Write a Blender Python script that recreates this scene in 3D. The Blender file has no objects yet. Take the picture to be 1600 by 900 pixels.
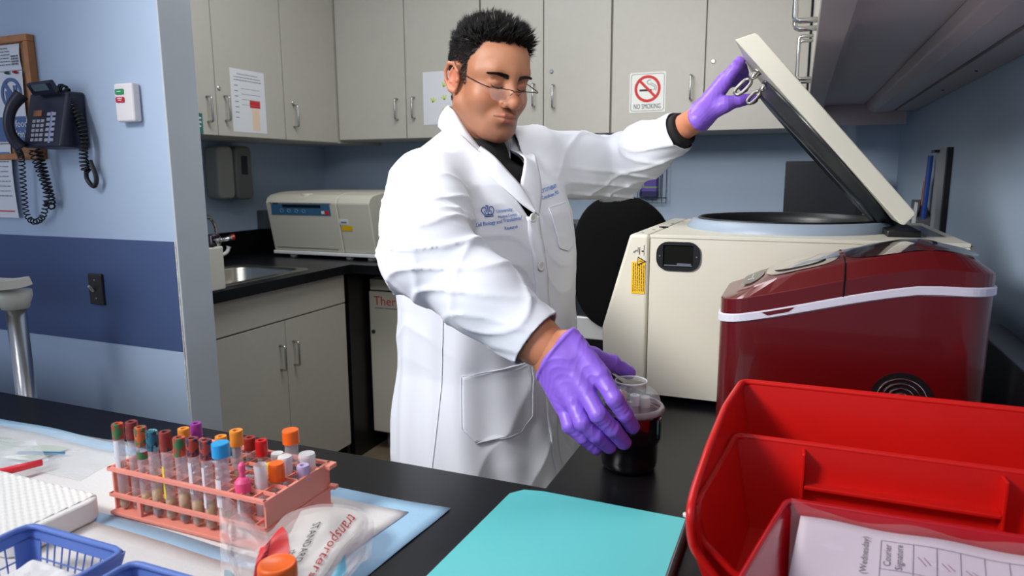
import bpy, bmesh, math, random
import numpy as np
from mathutils import Vector, Matrix, noise
random.seed(7)
C = bpy.context.scene.collection
SC = bpy.context.scene
PI = math.pi

def lin(c):
    return tuple((x/255/12.92 if x/255 <= .04045 else ((x/255+.055)/1.055)**2.4) for x in c)

# ---------------------------------------------------------------- camera
cd = bpy.data.cameras.new('camera'); cam = bpy.data.objects.new('camera', cd); C.objects.link(cam)
cam.matrix_world = Matrix(((0.92519752, -0.05822504, 0.37499254, 0), (0.3794601, 0.15347053, -0.91239072, 0),
                           (-0.00442632, 0.98643633, 0.16408463, 1.353), (0, 0, 0, 1)))
cd.sensor_width = 36; cd.lens = 1082*36/1600; cd.clip_start = .02; cd.clip_end = 50
cd.dof.use_dof = True; cd.dof.focus_distance = 1.28; cd.dof.aperture_fstop = 7.1
SC.camera = cam
# ---------------------------------------------------------------- world, lights, exposure
w = bpy.data.worlds.new('world'); SC.world = w; w.use_nodes = True
bg = w.node_tree.nodes['Background']; bg.inputs[0].default_value = (.62, .72, 1, 1); bg.inputs[1].default_value = .42

def area(name, loc, target, size, power, color=(1, 1, 1), sy=None):
    l = bpy.data.lights.new(name, 'AREA'); l.energy = power; l.color = color; l.size = size
    if sy: l.shape = 'RECTANGLE'; l.size_y = sy
    o = bpy.data.objects.new(name, l); C.objects.link(o); o.location = loc
    o.rotation_euler = (Vector(target)-Vector(loc)).to_track_quat('-Z', 'Y').to_euler()
    return o
k_ = area('flash_softbox', (-1.42, -.32, 2.35), (-.30, 1.45, 1.15), .5, 9.3, (1, .985, .96)); k_.data.spread = math.radians(68)
area('ceiling_panel_light', (-1.2, 1.75, 2.66), (-1.3, 1.9, 0), 1.2, 22, (.96, .98, 1), .6)
b_ = area('background_fill', (-.35, .55, 2.50), (-.65, 3.2, 1.60), .5, 1.7, (1, .985, .95)); b_.data.spread = math.radians(68)  # fill lamp added overhead to brighten the back cabinets
c_ = area('camera_side_fill', (.10, -.25, 2.30), (-.95, 3.3, 1.25), .4, 2.6, (1, .985, .95)); c_.data.spread = math.radians(62)  # low-angle fill, added to lift the wall under the cabinets
l_ = area('left_wall_fill', (-2.4, -1.2, 1.5), (-1.7, 1.1, .9), 1.0, 4, (.80, .88, 1)); l_.data.spread = math.radians(100)  # bluish fill added for the phone wall; no window stands here
area('front_ceiling_light', (.3, -.6, 2.6), (.2, .4, 0), 1.2, 5, (1, .96, .92), .6)
SC.view_settings.view_transform = 'Standard'; SC.view_settings.look = 'None'
SC.view_settings.exposure = 0; SC.view_settings.gamma = 1; SC.view_settings.use_curve_mapping = False

# ---------------------------------------------------------------- helpers
MATS = {}
def mat(name, col, rough=.5, metal=0., var=0., vscale=8., bump=0., bscale=60., coat=0., spec=None, trans=0., ior=1.45, alpha=1., sheen=0., sss=0., emit=None, attr=None, stretch=None):
    if name in MATS: return MATS[name]
    m = bpy.data.materials.new(name); m.use_nodes = True; nt = m.node_tree; N = nt.nodes; L = nt.links
    b = N['Principled BSDF']; c = lin(col)+(1,)
    b.inputs['Base Color'].default_value = c; b.inputs['Roughness'].default_value = rough
    b.inputs['Metallic'].default_value = metal
    if coat: b.inputs['Coat Weight'].default_value = coat; b.inputs['Coat Roughness'].default_value = .05
    if spec is not None: b.inputs['Specular IOR Level'].default_value = spec
    if trans: b.inputs['Transmission Weight'].default_value = trans; b.inputs['IOR'].default_value = ior
    if alpha < 1: b.inputs['Alpha'].default_value = alpha
    if sheen: b.inputs['Sheen Weight'].default_value = sheen
    if sss: b.inputs['Subsurface Weight'].default_value = sss; b.inputs['Subsurface Scale'].default_value = .006; b.inputs['Subsurface Radius'].default_value = (1, .35, .2)
    if emit: b.inputs['Emission Color'].default_value = lin(emit[0])+(1,); b.inputs['Emission Strength'].default_value = emit[1]
    tc = N.new('ShaderNodeTexCoord'); src = tc.outputs['Object']
    if stretch:
        mp = N.new('ShaderNodeMapping'); mp.inputs['Scale'].default_value = stretch; L.new(src, mp.inputs[0]); src = mp.outputs[0]
    if attr:
        a = N.new('ShaderNodeAttribute'); a.attribute_name = attr; L.new(a.outputs['Color'], b.inputs['Base Color'])
    elif var:
        n = N.new('ShaderNodeTexNoise'); n.inputs['Scale'].default_value = vscale; n.inputs['Detail'].default_value = 5; L.new(src, n.inputs['Vector'])
        r = N.new('ShaderNodeValToRGB'); r.color_ramp.elements[0].position = .3; r.color_ramp.elements[1].position = .7
        r.color_ramp.elements[0].color = tuple(x*(1-var) for x in c[:3])+(1,); r.color_ramp.elements[1].color = tuple(min(1, x*(1+var)) for x in c[:3])+(1,)
        L.new(n.outputs[0], r.inputs[0]); L.new(r.outputs[0], b.inputs['Base Color'])
    if bump:
        n = N.new('ShaderNodeTexNoise'); n.inputs['Scale'].default_value = bscale; n.inputs['Detail'].default_value = 3; L.new(src, n.inputs['Vector'])
        bu = N.new('ShaderNodeBump'); bu.inputs['Strength'].default_value = bump; bu.inputs['Distance'].default_value = .002
        L.new(n.outputs[0], bu.inputs['Height']); L.new(bu.outputs[0], b.inputs['Normal'])
    MATS[name] = m
    return m

def tag(o, label=None, cat=None, group=None, kind=None):
    if label: o['label'] = label
    if cat: o['category'] = cat
    if group: o['group'] = group
    if kind: o['kind'] = kind
    return o
def thing(name, label, cat, loc=(0, 0, 0), rz=0, group=None):
    o = bpy.data.objects.new(name, None); o.empty_display_size = .05; C.objects.link(o)
    o.location = loc; o.rotation_euler = (0, 0, rz)
    return tag(o, label, cat, group)

class MB:
    """collects shapes that become ONE mesh object"""
    def __init__(s): s.v = []; s.f = []
    def add(s, vs, fs):
        k = len(s.v); s.v += [tuple(map(float, p)) for p in vs]; s.f += [tuple(i+k for i in f) for f in fs]; return s
    def box(s, x0, y0, z0, x1, y1, z1):
        v = [(x, y, z) for z in (z0, z1) for y in (y0, y1) for x in (x0, x1)]
        return s.add(v, [(0, 2, 3, 1), (4, 5, 7, 6), (0, 1, 5, 4), (2, 6, 7, 3), (0, 4, 6, 2), (1, 3, 7, 5)])
    def obox(s, c, r, u, hr, hu, hn):
        r = Vector(r).normalized(); u = Vector(u); u = (u-r*u.dot(r)).normalized(); n = r.cross(u); c = Vector(c)
        v = [c+r*hr*a+u*hu*b+n*hn*d for d in (-1, 1) for b in (-1, 1) for a in (-1, 1)]
        return s.add(v, [(0, 2, 3, 1), (4, 5, 7, 6), (0, 1, 5, 4), (2, 6, 7, 3), (0, 4, 6, 2), (1, 3, 7, 5)])
    def prism(s, poly, axis, a, b):
        """poly of 2D points in the two axes left over, extruded from a to b along axis (0,1,2)"""
        n = len(poly); o = [i for i in range(3) if i != axis]; v = []
        for t in (a, b):
            for p in poly:
                q = [0, 0, 0]; q[axis] = t; q[o[0]] = p[0]; q[o[1]] = p[1]; v.append(q)
        f = [tuple(range(n))[::-1], tuple(range(n, 2*n))]+[(i, (i+1) % n, n+(i+1) % n, n+i) for i in range(n)]
        return s.add(v, f)
    def tube(s, path, r, n=8, closed=False, caps=True):
        P = [Vector(p) for p in path]; m = len(P); R = r if hasattr(r, '__len__') else [r]*m
        T = []
        for i in range(m):
            a = P[(i-1) % m] if (closed or i > 0) else P[i]; b = P[(i+1) % m] if (closed or i < m-1) else P[i]
            T.append((b-a).normalized())
        u = T[0].orthogonal().normalized(); v = []; fr = []
        for i in range(m):
            u = (u-T[i]*u.dot(T[i])).normalized(); w = T[i].cross(u); fr.append((u, w))
            for k in range(n):
                a = 2*PI*k/n; v.append(P[i]+(u*math.cos(a)+w*math.sin(a))*R[i])
        f = []
        for i in range(m if closed else m-1):
            j = (i+1) % m
            for k in range(n): f.append((i*n+k, i*n+(k+1) % n, j*n+(k+1) % n, j*n+k))
        if caps and not closed: f += [tuple(range(n))[::-1], tuple(range((m-1)*n, m*n))]
        return s.add(v, f)
    def lathe(s, prof, c=(0, 0, 0), n=24, M=None, cap=True):
        """prof = list of (r, z)"""
        v = []; c = Vector(c)
        for r, z in prof:
            for k in range(n):
                p = Vector((r*math.cos(2*PI*k/n), r*math.sin(2*PI*k/n), z))
                if M is not None: p = M @ p
                v.append(c+p)
        f = [(i*n+k, i*n+(k+1) % n, (i+1)*n+(k+1) % n, (i+1)*n+k) for i in range(len(prof)-1) for k in range(n)]
        if cap: f += [tuple(range(n))[::-1], tuple(range((len(prof)-1)*n, len(prof)*n))]
        return s.add(v, f)
    def grid(s, fn, nu, nv, cu=False):
        v = [fn(i/(nu if cu else nu-1), j/(nv-1)) for j in range(nv) for i in range(nu)]
        f = [(j*nu+i, j*nu+(i+1) % nu, (j+1)*nu+(i+1) % nu, (j+1)*nu+i) for j in range(nv-1) for i in range(nu if cu else nu-1)]
        return s.add(v, f)
    def xf(s, M): s.v = [tuple(M @ Vector(p)) for p in s.v]; return s
    def build(s, name, m, parent=None, smooth=False, bevel=0, seg=2, solid=0, world=True, sub=0, angle=None):
        me = bpy.data.meshes.new(name); me.from_pydata(s.v, [], s.f); me.update()
        b = bmesh.new(); b.from_mesh(me)
        bmesh.ops.recalc_face_normals(b, faces=b.faces); b.to_mesh(me); b.free()
        return meshobj(name, me, m, parent, smooth, bevel, seg, solid, world, sub)
def meshobj(name, me, m, parent=None, smooth=False, bevel=0, seg=2, solid=0, world=True, sub=0):
    o = bpy.data.objects.new(name, me); C.objects.link(o)
    if m is not None: me.materials.append(m)
    if smooth: me.polygons.foreach_set('use_smooth', [True]*len(me.polygons))
    if parent is not None:
        o.parent = parent
        if world:
            Mx = Matrix.Identity(4); q = parent
            while q is not None:
                Mx = (q.matrix_parent_inverse @ Matrix.LocRotScale(q.location, q.rotation_euler, q.scale)) @ Mx if False else Mx
                q = q.parent
            if parent.type == 'EMPTY': o.matrix_parent_inverse = Matrix.LocRotScale(parent.location, parent.rotation_euler, None).inverted()
    if sub: md = o.modifiers.new('s', 'SUBSURF'); md.levels = sub; md.render_levels = sub
    if solid: md = o.modifiers.new('t', 'SOLIDIFY'); md.thickness = solid; md.offset = 0
    if bevel:
        md = o.modifiers.new('b', 'BEVEL'); md.width = bevel; md.segments = seg; md.limit_method = 'ANGLE'; md.angle_limit = .6
        if smooth: md.harden_normals = False
    return o
def struct(name, mb, m, **k): return tag(mb.build(name, m, **k), kind='structure')
def dup(root, loc, rz=None, label=None):
    r = root.copy(); C.objects.link(r); r.location = loc
    if rz is not None: r.rotation_euler = (0, 0, rz)
    if label: r['label'] = label
    for ch in list(root.children):
        c = ch.copy(); C.objects.link(c); c.parent = r
        for g in ch.children:
            d = g.copy(); C.objects.link(d); d.parent = c
    return r
def text(s, size, o, right, up, m, parent, name='lettering', depth=.0004, align='LEFT', off=.0006, width=None, world=True, fn=None):
    """flat print standing just proud of the surface that holds it"""
    cu = bpy.data.curves.new(name, 'FONT'); cu.body = s; cu.size = size; cu.align_x = align; cu.extrude = depth; cu.resolution_u = 2
    t = bpy.data.objects.new('tmp', cu); C.objects.link(t); dg = bpy.context.evaluated_depsgraph_get()
    me = bpy.data.meshes.new_from_object(t.evaluated_get(dg)); bpy.data.objects.remove(t); bpy.data.curves.remove(cu)
    me.name = name
    r = Vector(right).normalized(); u = Vector(up); u = (u-r*u.dot(r)).normalized(); n = r.cross(u); o = Vector(o)
    sx = 1
    if width:
        xs = [v.co.x for v in me.vertices]; sx = width/(max(xs)-min(xs))
    for v in me.vertices:
        p = v.co.copy(); p.x *= sx
        v.co = fn(p) if fn else o+r*p.x+u*p.y+n*(p.z+off)
    return meshobj(name, me, m, parent, world=world)
def rrect(x0, y0, x1, y1, r, n=4):
    pts = []
    for cx, cy, a0 in ((x1-r, y1-r, 0), (x0+r, y1-r, 90), (x0+r, y0+r, 180), (x1-r, y0+r, 270)):
        for k in range(n+1):
            a = math.radians(a0+90*k/n); pts.append((cx+r*math.cos(a), cy+r*math.sin(a)))
    return pts
def smoothpath(P, k=8, closed=False):
    P = [Vector(p) for p in P]; n = len(P); out = []
    for i in range(n if closed else n-1):
        p0 = P[(i-1) % n] if (closed or i > 0) else P[0]; p1 = P[i]; p2 = P[(i+1) % n]; p3 = P[(i+2) % n] if (closed or i+2 < n) else P[-1]
        for j in range(k):
            t = j/k; out.append(.5*((2*p1)+(p2-p0)*t+(2*p0-5*p1+4*p2-p3)*t*t+(3*p1-p0-3*p2+p3)*t**3))
    if not closed: out.append(P[-1])
    return out

# ---------------------------------------------------------------- materials
WALL = mat('blue_wall_paint', (172, 190, 212), .6, var=.03, vscale=3, bump=.06, bscale=180)
STRIPE = mat('dark_blue_stripe_paint', (64, 82, 124), .55, var=.04, vscale=4)
WHITEWALL = mat('wall_edge_paint', (188, 196, 202), .55, var=.04, vscale=5)
LAM = mat('grey_laminate', (186, 182, 172), .42, var=.02, vscale=30, bump=.03, bscale=300)
GAP = mat('dark_gap', (20, 20, 19), .9, spec=.1)
BLACKTOP = mat('black_epoxy_resin', (17, 17, 20), .30, spec=.28, var=.15, vscale=14, bump=.03, bscale=400)
BLACKPL = mat('black_plastic', (14, 14, 16), .42)
STEEL = mat('brushed_steel', (190, 190, 188), .25, 1., bump=.03, bscale=200)
IVORY = mat('ivory_enamel', (212, 208, 192), .38, var=.01, vscale=10, bump=.02, bscale=700)
FLOORM = mat('brown_floor_tile', (128, 112, 90), .5, var=.18, vscale=9)
PAPER = mat('white_paper', (222, 224, 228), .7)
INK = mat('dark_ink', (42, 44, 50), .7)
GREYINK = mat('grey_ink', (120, 124, 130), .7)
CLEAR = mat('clear_plastic', (236, 240, 244), .06, trans=1., ior=1.25)
REDINK = mat('red_ink', (206, 40, 44), .6)
WHITEPL = mat('white_plastic', (226, 226, 224), .4)
# ================================================================ THE ROOM
YB, XL, XR, CEIL = 3.448, -2.62, .39, 2.72
struct('floor', MB().box(-4.2, -1.6, -.05, .9, 3.6, 0), FLOORM)
struct('ceiling', MB().box(-4.2, .2, CEIL, .6, 3.6, CEIL+.05), mat('ceiling_tile', (206, 206, 202), .8, var=.03))
struct('wall_back', MB().box(XL-.1, YB, 0, XR+.1, YB+.1, CEIL), WALL)
struct('wall_left', MB().box(XL-.1, 1.24, 0, XL, YB, CEIL), WALL)
struct('wall_right', MB().box(XR, -.4, 0, XR+.1, YB+.1, CEIL), WALL)
# partition that carries the phone; its end face is painted paler
PX, PY = -1.283, 1.15
struct('wall_front_left', MB().box(-4.2, PY, 0, PX-.004, PY+.086, CEIL), WALL)
struct('trim_1', MB().box(PX-.006, PY-.002, 0, PX, PY+.088, CEIL), WHITEWALL, bevel=.0015)
struct('trim_2', MB().box(-4.2, PY-.0015, .948, PX-.006, PY, 1.203), STRIPE)
struct('trim_3', MB().box(PX-.0075, PY-.0035, .80, PX-.0045, PY-.0015, 1.205), mat('chipped_cream_edge', (206, 200, 180), .7, var=.35, vscale=60))
# grey raceway low along the right wall
struct('trim_4', MB().box(XR-.055, .5, .93, XR, 1.62, 1.05), mat('raceway_grey', (128, 132, 138), .5), bevel=.003)
struct('baseboard_back', MB().box(XL, YB-.012, 0, -1.9, YB, .1), BLACKPL)

def bar_pull(p, along, out, length, parent, m=STEEL, r=.0045, stand=.028, name='handle'):
    p = Vector(p); a = Vector(along).normalized(); o = Vector(out).normalized(); h = length/2; k = .007
    pts = [p-a*h, p-a*h+o*(stand-k), p-a*(h-k*.3)+o*(stand-k*.3), p-a*(h-k)+o*stand, p+a*(h-k)+o*stand, p+a*(h-k*.3)+o*(stand-k*.3), p+a*h+o*(stand-k), p+a*h]
    return MB().tube(pts, r, 8).build(name, m, parent, smooth=True)
def lock(p, out, parent):
    q = Vector(p); o = Vector(out)
    M = Vector((0, 0, 1)).rotation_difference(o).to_matrix()
    k = MB().lathe([(.009, 0), (.009, .003), (.007, .005), (.0025, .005), (.0025, .002)], q, 14, M).build('lock', STEEL, parent, smooth=False)
    return k

# ---------------------------------------------------------------- wall cabinets, back wall (fronts face -Y)
Yf = 3.045; Z0, Z1 = 1.522, 2.40
def wall_cab_back(x0, x1, xs, handles, locks, label):
    t = thing('wall_cabinet', label, 'cabinet', ((x0+x1)/2, YB, Z0), group='wall cabinets')
    MB().box(x0, Yf+.022, Z0, x1, YB-.002, Z1).build('body', LAM, t)
    for a, b in zip(xs[:-1], xs[1:]):
        MB().box(a+.0025, Yf, Z0+.002, b-.0025, Yf+.02, Z1-.004).build('door', LAM, t, bevel=.0012)
    for x, z in handles: bar_pull((x, Yf, z), (0, 0, 1), (0, -1, 0), .098, t)
    for x, z in locks: lock((x, Yf, z), (0, -1, 0), t)
    return t
wall_cab_back(-2.213, -1.407, [-2.213, -1.81, -1.407], [(-1.858, 1.665), (-1.762, 1.668)], [], 'grey double-door wall cabinet in the corner, leaf print sheet taped on it')
wall_cab_back(-1.403, -.784, [-1.403, -1.094, -.784], [(-1.137, 1.70), (-1.043, 1.69)], [(-1.055, 1.80)], 'grey double-door wall cabinet right behind the man\'s head')
wall_cab_back(-.780, .006, [-.780, -.387, .006], [(-.44, 1.70)], [(-.355, 1.80)], 'grey double-door wall cabinet bearing the NO SMOKING sign')
# wall cabinets, left wall (fronts face +X)
Xf = -2.215
def wall_cab_left(y0, y1, ys, handles, locks, label):
    t = thing('wall_cabinet', label, 'cabinet', (XL, (y0+y1)/2, 1.508), group='wall cabinets')
    MB().box(XL+.002, y0, 1.508, Xf-.022, y1, Z1).build('body', LAM, t)
    for a, b in zip(ys[:-1], ys[1:]):
        MB().box(Xf-.02, a+.0025, 1.51, Xf, b-.0025, Z1-.004).build('door', LAM, t, bevel=.0012)
    for y, z in handles: bar_pull((Xf, y, z), (0, 0, 1), (1, 0, 0), .098, t)
    for y, z in locks: lock((Xf, y, z), (1, 0, 0), t)
wall_cab_left(1.815, 2.64, [1.815, 2.232, 2.64], [(2.18, 1.61), (2.275, 1.62)], [(2.25, 1.70)], 'grey double-door wall cabinet on the left wall with a taped white schedule')
wall_cab_left(2.644, 3.04, [2.644, 3.04], [(2.70, 1.62)], [(2.70, 1.68)], 'grey single-door wall cabinet on the left wall beside the inside corner')
struct('trim_5', MB().box(XL, 3.045, 1.508, -2.217, YB, Z1), LAM)
struct('trim_6', MB().box(XL, 1.25, Z1, -2.23, YB, CEIL).box(-2.23, 3.07, Z1, XR, YB, CEIL), LAM)

# overhead cabinet on the right wall (doors face -X)
t = thing('overhead_cabinet', 'grey overhead cabinet along the right wall, seen from underneath', 'cabinet', (.2, 1.9, 1.576))
oz = 1.576
RAIL = mat('shelf_underside_grey', (196, 182, 184), .35, var=.02)
MB().box(.036, .35, oz+.03, XR-.001, 3.04, 2.40).build('body', RAIL, t)
for i, (a, b) in enumerate(((.35, .90), (.904, 1.278), (1.282, 1.656), (1.66, 2.033), (2.037, 2.5), (2.504, 3.04))):
    MB().box(.012, a, oz+.006, .032, b-.004, 2.39).build('door', LAM, t, bevel=.0012)
for y in (1.245, 1.315, 2.0, 2.07): bar_pull((.012, y, 1.642), (0, 0, 1), (-1, 0, 0), .105, t, r=.0045, stand=.034)
MB().box(.013, .35, oz, .058, 3.04, oz+.03).build('front_rail', RAIL, t, bevel=.001)
MB().box(.058, .35, oz+.012, .068, 3.04, oz+.03).build('rail_lip', RAIL, t)
MB().prism([(.216, oz+.03), (.222, oz+.006), (.245, oz-.006), (.30, oz-.004), (.316, oz+.006), (.318, oz+.03)], 1, .45, 3.0).build('under_cabinet_light_housing', RAIL, t, bevel=.003)
MB().box(.318, .35, oz, XR-.001, 3.04, oz+.03).build('wall_rail', RAIL, t)
for y, r in ((1.05, .006), (1.35, .0045), (1.40, .006), (1.44, .003), (1.9, .003), (2.3, .003)): MB().lathe([(r, 0), (r, -.002)], (.355, y, oz), 10).build('screw', BLACKPL, t)
MB().box(.04, 3.045, 1.53, XR-.03, 3.07, oz+.03).build('end_rail', RAIL, t, bevel=.001)

# ---------------------------------------------------------------- left base cabinet and L worktop
t = thing('base_cabinet', 'grey laminate sink cabinet with two doors below the black counter', 'cabinet', (-2.2, 2.0, 0))
MB().box(XL+.002, 1.3, .10, -1.882, 2.553, .76).build('body', LAM, t)
MB().box(XL+.002, 2.535, .76, -1.882, 2.553, .913).build('side_panel', LAM, t)
MB().box(-1.882-.003, 1.3, .76, -1.882, 2.535, .913).build('front_rail', LAM, t)
MB().box(XL+.002, 1.3, 0, -1.93, 2.5, .10).build('toe_kick', GAP, t)
MB().box(-1.88, 1.345, .782, -1.862, 2.55, .908).build('false_drawer_front', LAM, t, bevel=.001)
for a, b in ((1.345, 1.747), (1.751, 2.149), (2.153, 2.55)):
    MB().box(-1.88, a, .112, -1.862, b, .776).build('door', LAM, t, bevel=.001)
for y in (2.112, 2.192): bar_pull((-1.862, y, .634), (0, 0, 1), (1, 0, 0), .098, t)
MB().box(-2.55, 2.555, .02, -1.89, 2.58, .913).build('end_panel', BLACKPL, t)

t = thing('left_worktop', 'black L-shaped counter along the left and back walls with a steel sink', 'worktop', (-2.2, 2.4, .915))
sy0, sy1, sx0, sx1 = 1.58, 2.36, -2.27, -1.905
mb = MB(); zt0, zt1 = .914, .953
mb.box(XL+.002, 1.25, zt0, sx0, 3.446, zt1).box(sx1, 1.25, zt0, -1.83, 2.56, zt1).box(sx0, 1.25, zt0, sx1, sy0, zt1).box(sx0, sy1, zt0, sx1, 2.56, zt1).box(sx0, 2.56, zt0, -.60, 3.446, zt1)
mb.build('slab', BLACKTOP, t)
MB().box(XL+.001, 1.25, zt1, XL+.02, 3.43, zt1+.115).box(XL+.02, YB-.022, zt1, -.60, YB-.002, zt1+.115).build('backsplash', BLACKTOP, t, bevel=.002)
# sink: rim, bowl
def rect_loop(x0, y0, x1, y1, r, z): return [(x, y, z) for x, y in rrect(x0, y0, x1, y1, r, 5)]
loops = [rect_loop(sx0-.02, sy0-.02, sx1+.02, sy1+.02, .06, zt1+.001), rect_loop(sx0-.014, sy0-.014, sx1+.014, sy1+.014, .05, zt1+.004),
         rect_loop(sx0+.014, sy0+.014, sx1-.014, sy1-.014, .06, zt1+.004), rect_loop(sx0+.022, sy0+.022, sx1-.022, sy1-.022, .06, zt1-.006),
         rect_loop(sx0+.03, sy0+.03, sx1-.03, sy1-.03, .06, .80), rect_loop(sx0+.05, sy0+.05, sx1-.05, sy1-.05, .05, .782)]
mb = MB(); n = len(loops[0]); mb.v = [p for l in loops for p in l]
mb.f = [(i*n+k, i*n+(k+1) % n, (i+1)*n+(k+1) % n, (i+1)*n+k) for i in range(5) for k in range(n)]+[tuple(range(5*n, 6*n))]
mb.build('sink', mat('sink_steel', (176, 172, 164), .28, 1., bump=.05, bscale=90), t, smooth=True)
# faucet
fx, fy = -2.36, 2.325
t = thing('faucet', 'chrome gooseneck faucet with red-tipped lever at the sink by the left wall', 'faucet', (fx, fy, zt1))
CH = mat('chrome', (215, 215, 215), .08, 1.)
MB().lathe([(.022, 0), (.022, .012), (.014, .02), (.013, .09), (.017, .095), (.017, .125), (.012, .13)], (fx, fy, zt1+.0005), 18).build('base', CH, t, smooth=True)
pts = smoothpath([(fx, fy, zt1+.12), (fx, fy-.004, zt1+.175), (fx+.01, fy-.04, zt1+.212), (fx+.02, fy-.09, zt1+.218), (fx+.03, fy-.14, zt1+.19), (fx+.035, fy-.155, zt1+.14)], 6)
MB().tube(pts, .008, 12).build('spout', CH, t, smooth=True)
MB().tube([(fx, fy, zt1+.11), (fx+.02, fy+.04, zt1+.115), (fx+.028, fy+.055, zt1+.12)], [.010, .010, .015], 12).build('lever', CH, t, smooth=True)
MB().tube([(fx+.028, fy+.055, zt1+.12), (fx+.034, fy+.066, zt1+.122)], .0145, 14).build('red_tip', mat('red_plastic', (170, 30, 26), .3), t)
t = thing('soap_bottle', 'flat white pump bottle at the sink\'s front edge, half behind the wall end', 'bottle', (-1.856, 1.815, .954))
MB().prism(rrect(-1.868, 1.775, -1.844, 1.845, .010, 4), 2, .9545, 1.105).build('body', mat('cream_bottle', (204, 202, 192), .5), t, bevel=.004)
MB().lathe([(.010, 0), (.012, .012), (.006, .016), (.006, .04)], (-1.856, 1.80, 1.1055), 16).tube([(-1.856, 1.80, 1.14), (-1.852, 1.83, 1.142)], .009, 10).build('pump', mat('dark_purple_plastic', (38, 22, 36), .4), t, smooth=True)
t = tag(MB().tube(smoothpath([(-2.44, 2.25, .9615), (-2.39, 2.29, .985), (-2.34, 2.345, 1.005), (-2.33, 2.36, 1.035)], 5), [.008]*15+[.012], 10).build('sprayer', WHITEPL, None, smooth=True), 'small white curved spout on the counter behind the sink', 'spout')

# soap dispenser on the left wall
t = thing('soap_dispenser', 'grey wall-mounted soap dispenser above the sink', 'dispenser', (XL, 2.64, 1.23))
D1 = mat('dispenser_grey', (168, 168, 162), .35); D2 = mat('dispenser_dark', (118, 118, 114), .3)
mb = MB(); mb.prism(rrect(2.535, 1.235, 2.64, 1.485, .03), 0, XL, XL+.085); mb.build('cover', D1, t, bevel=.012, seg=3)
mb = MB(); mb.prism(rrect(2.635, 1.228, 2.745, 1.488, .03), 0, XL, XL+.10); mb.build('push_bar', D2, t, bevel=.012, seg=3)
MB().box(XL+.10, 2.67, 1.35, XL+.102, 2.71, 1.44).build('window', mat('smoked_window', (40, 42, 42), .15), t)
t = tag(MB().box(XL+.001, 2.86, 1.068, XL+.05, 3.35, 1.165).build('wall_box', mat('trunking_grey', (84, 90, 94), .5), bevel=.003), 'grey metal trunking box on the left wall behind the small centrifuge', 'box')
# ================================================================ BACKGROUND THINGS
def strokes(parent, o, right, up, lines, m, name='print_lines'):
    """printing too small to read in the photograph: short flat dashes, one joined part"""
    o = Vector(o); r = Vector(right).normalized(); u = Vector(up).normalized(); n = r.cross(u); mb = MB()
    for x, y, w_, h_ in lines:
        c = o+r*(x+w_/2)+u*(y+h_/2)+n*.0005; mb.obox(c, r, u, w_/2, h_/2, .0002)
    return tag(mb.build(name, m, parent), kind='stuff')
def textlines(x, y, w_, n, lh, h_, seed=1):
    R = random.Random(seed); out = []
    for i in range(n):
        q = x
        while q < x+w_-.004:
            l = min(R.uniform(.004, .016), x+w_-q); out.append((q, y-i*lh, l, h_)); q += l+.003
    return out
# ---- schedule taped on the left wall cabinet (faces +X; right is +Y)
t = thing('schedule_sheet', 'white schedule sheet with red square taped on the left wall cabinet', 'paper', (-2.2145, 2.415, 1.53))
MB().box(-2.2149, 2.315, 1.53, -2.2143, 2.516, 1.79).build('sheet', PAPER, t)
o = (-2.2143, 2.315, 1.53)
strokes(t, o, (0, 1, 0), (0, 0, 1), textlines(.04, .238, .12, 1, .01, .003, 3)+textlines(.02, .225, .16, 2, .012, .003, 4)+[(.02+.0*k, .19-.022*k, .02, .003) for k in range(7)]+textlines(.06, .18, .11, 4, .022, .0018, 9), GREYINK)
MB().box(-2.2143, 2.42, 1.635, -2.2138, 2.482, 1.665).build('red_square', REDINK, t)
MB().box(-2.2143, 2.43, 1.54, -2.2139, 2.475, 1.632).build('pale_orange_patch', mat('pale_orange', (232, 206, 180), .7), t)
t = thing('green_sign', 'small green sign on the left wall cabinet beside the wall end', 'sign', (-2.2145, 2.09, 1.51))
MB().box(-2.2149, 2.05, 1.512, -2.2139, 2.152, 1.592).build('plate', mat('sign_green', (20, 112, 98), .5), t)
strokes(t, (-2.2139, 2.05, 1.512), (0, 1, 0), (0, 0, 1), [(.06, .058, .035, .007), (.062, .042, .033, .007), (.07, .026, .022, .007)], PAPER)
t = thing('leaf_print_sheet', 'white sheet with yellow leaf print taped behind the man\'s ear', 'paper', (-1.66, 3.044, 1.6))
MB().box(-1.712, 3.0435, 1.585, -1.555, 3.0446, 1.833).build('sheet', PAPER, t)
mb = MB()
for k, (x, z, a) in enumerate(((-1.60, 1.76, .4), (-1.595, 1.70, -.3), (-1.66, 1.69, .2), (-1.60, 1.64, .5))):
    for q in range(3):
        b = a+q*.7-.7; mb.obox((x+.012*math.sin(b), 3.0432, z+.012*math.cos(b)), (math.cos(b), 0, -math.sin(b)), (math.sin(b), 0, math.cos(b)), .003, .012, .0003)
tag(mb.build('leaf_print', mat('leaf_yellow', (206, 214, 90), .6), t), kind='stuff')
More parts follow.
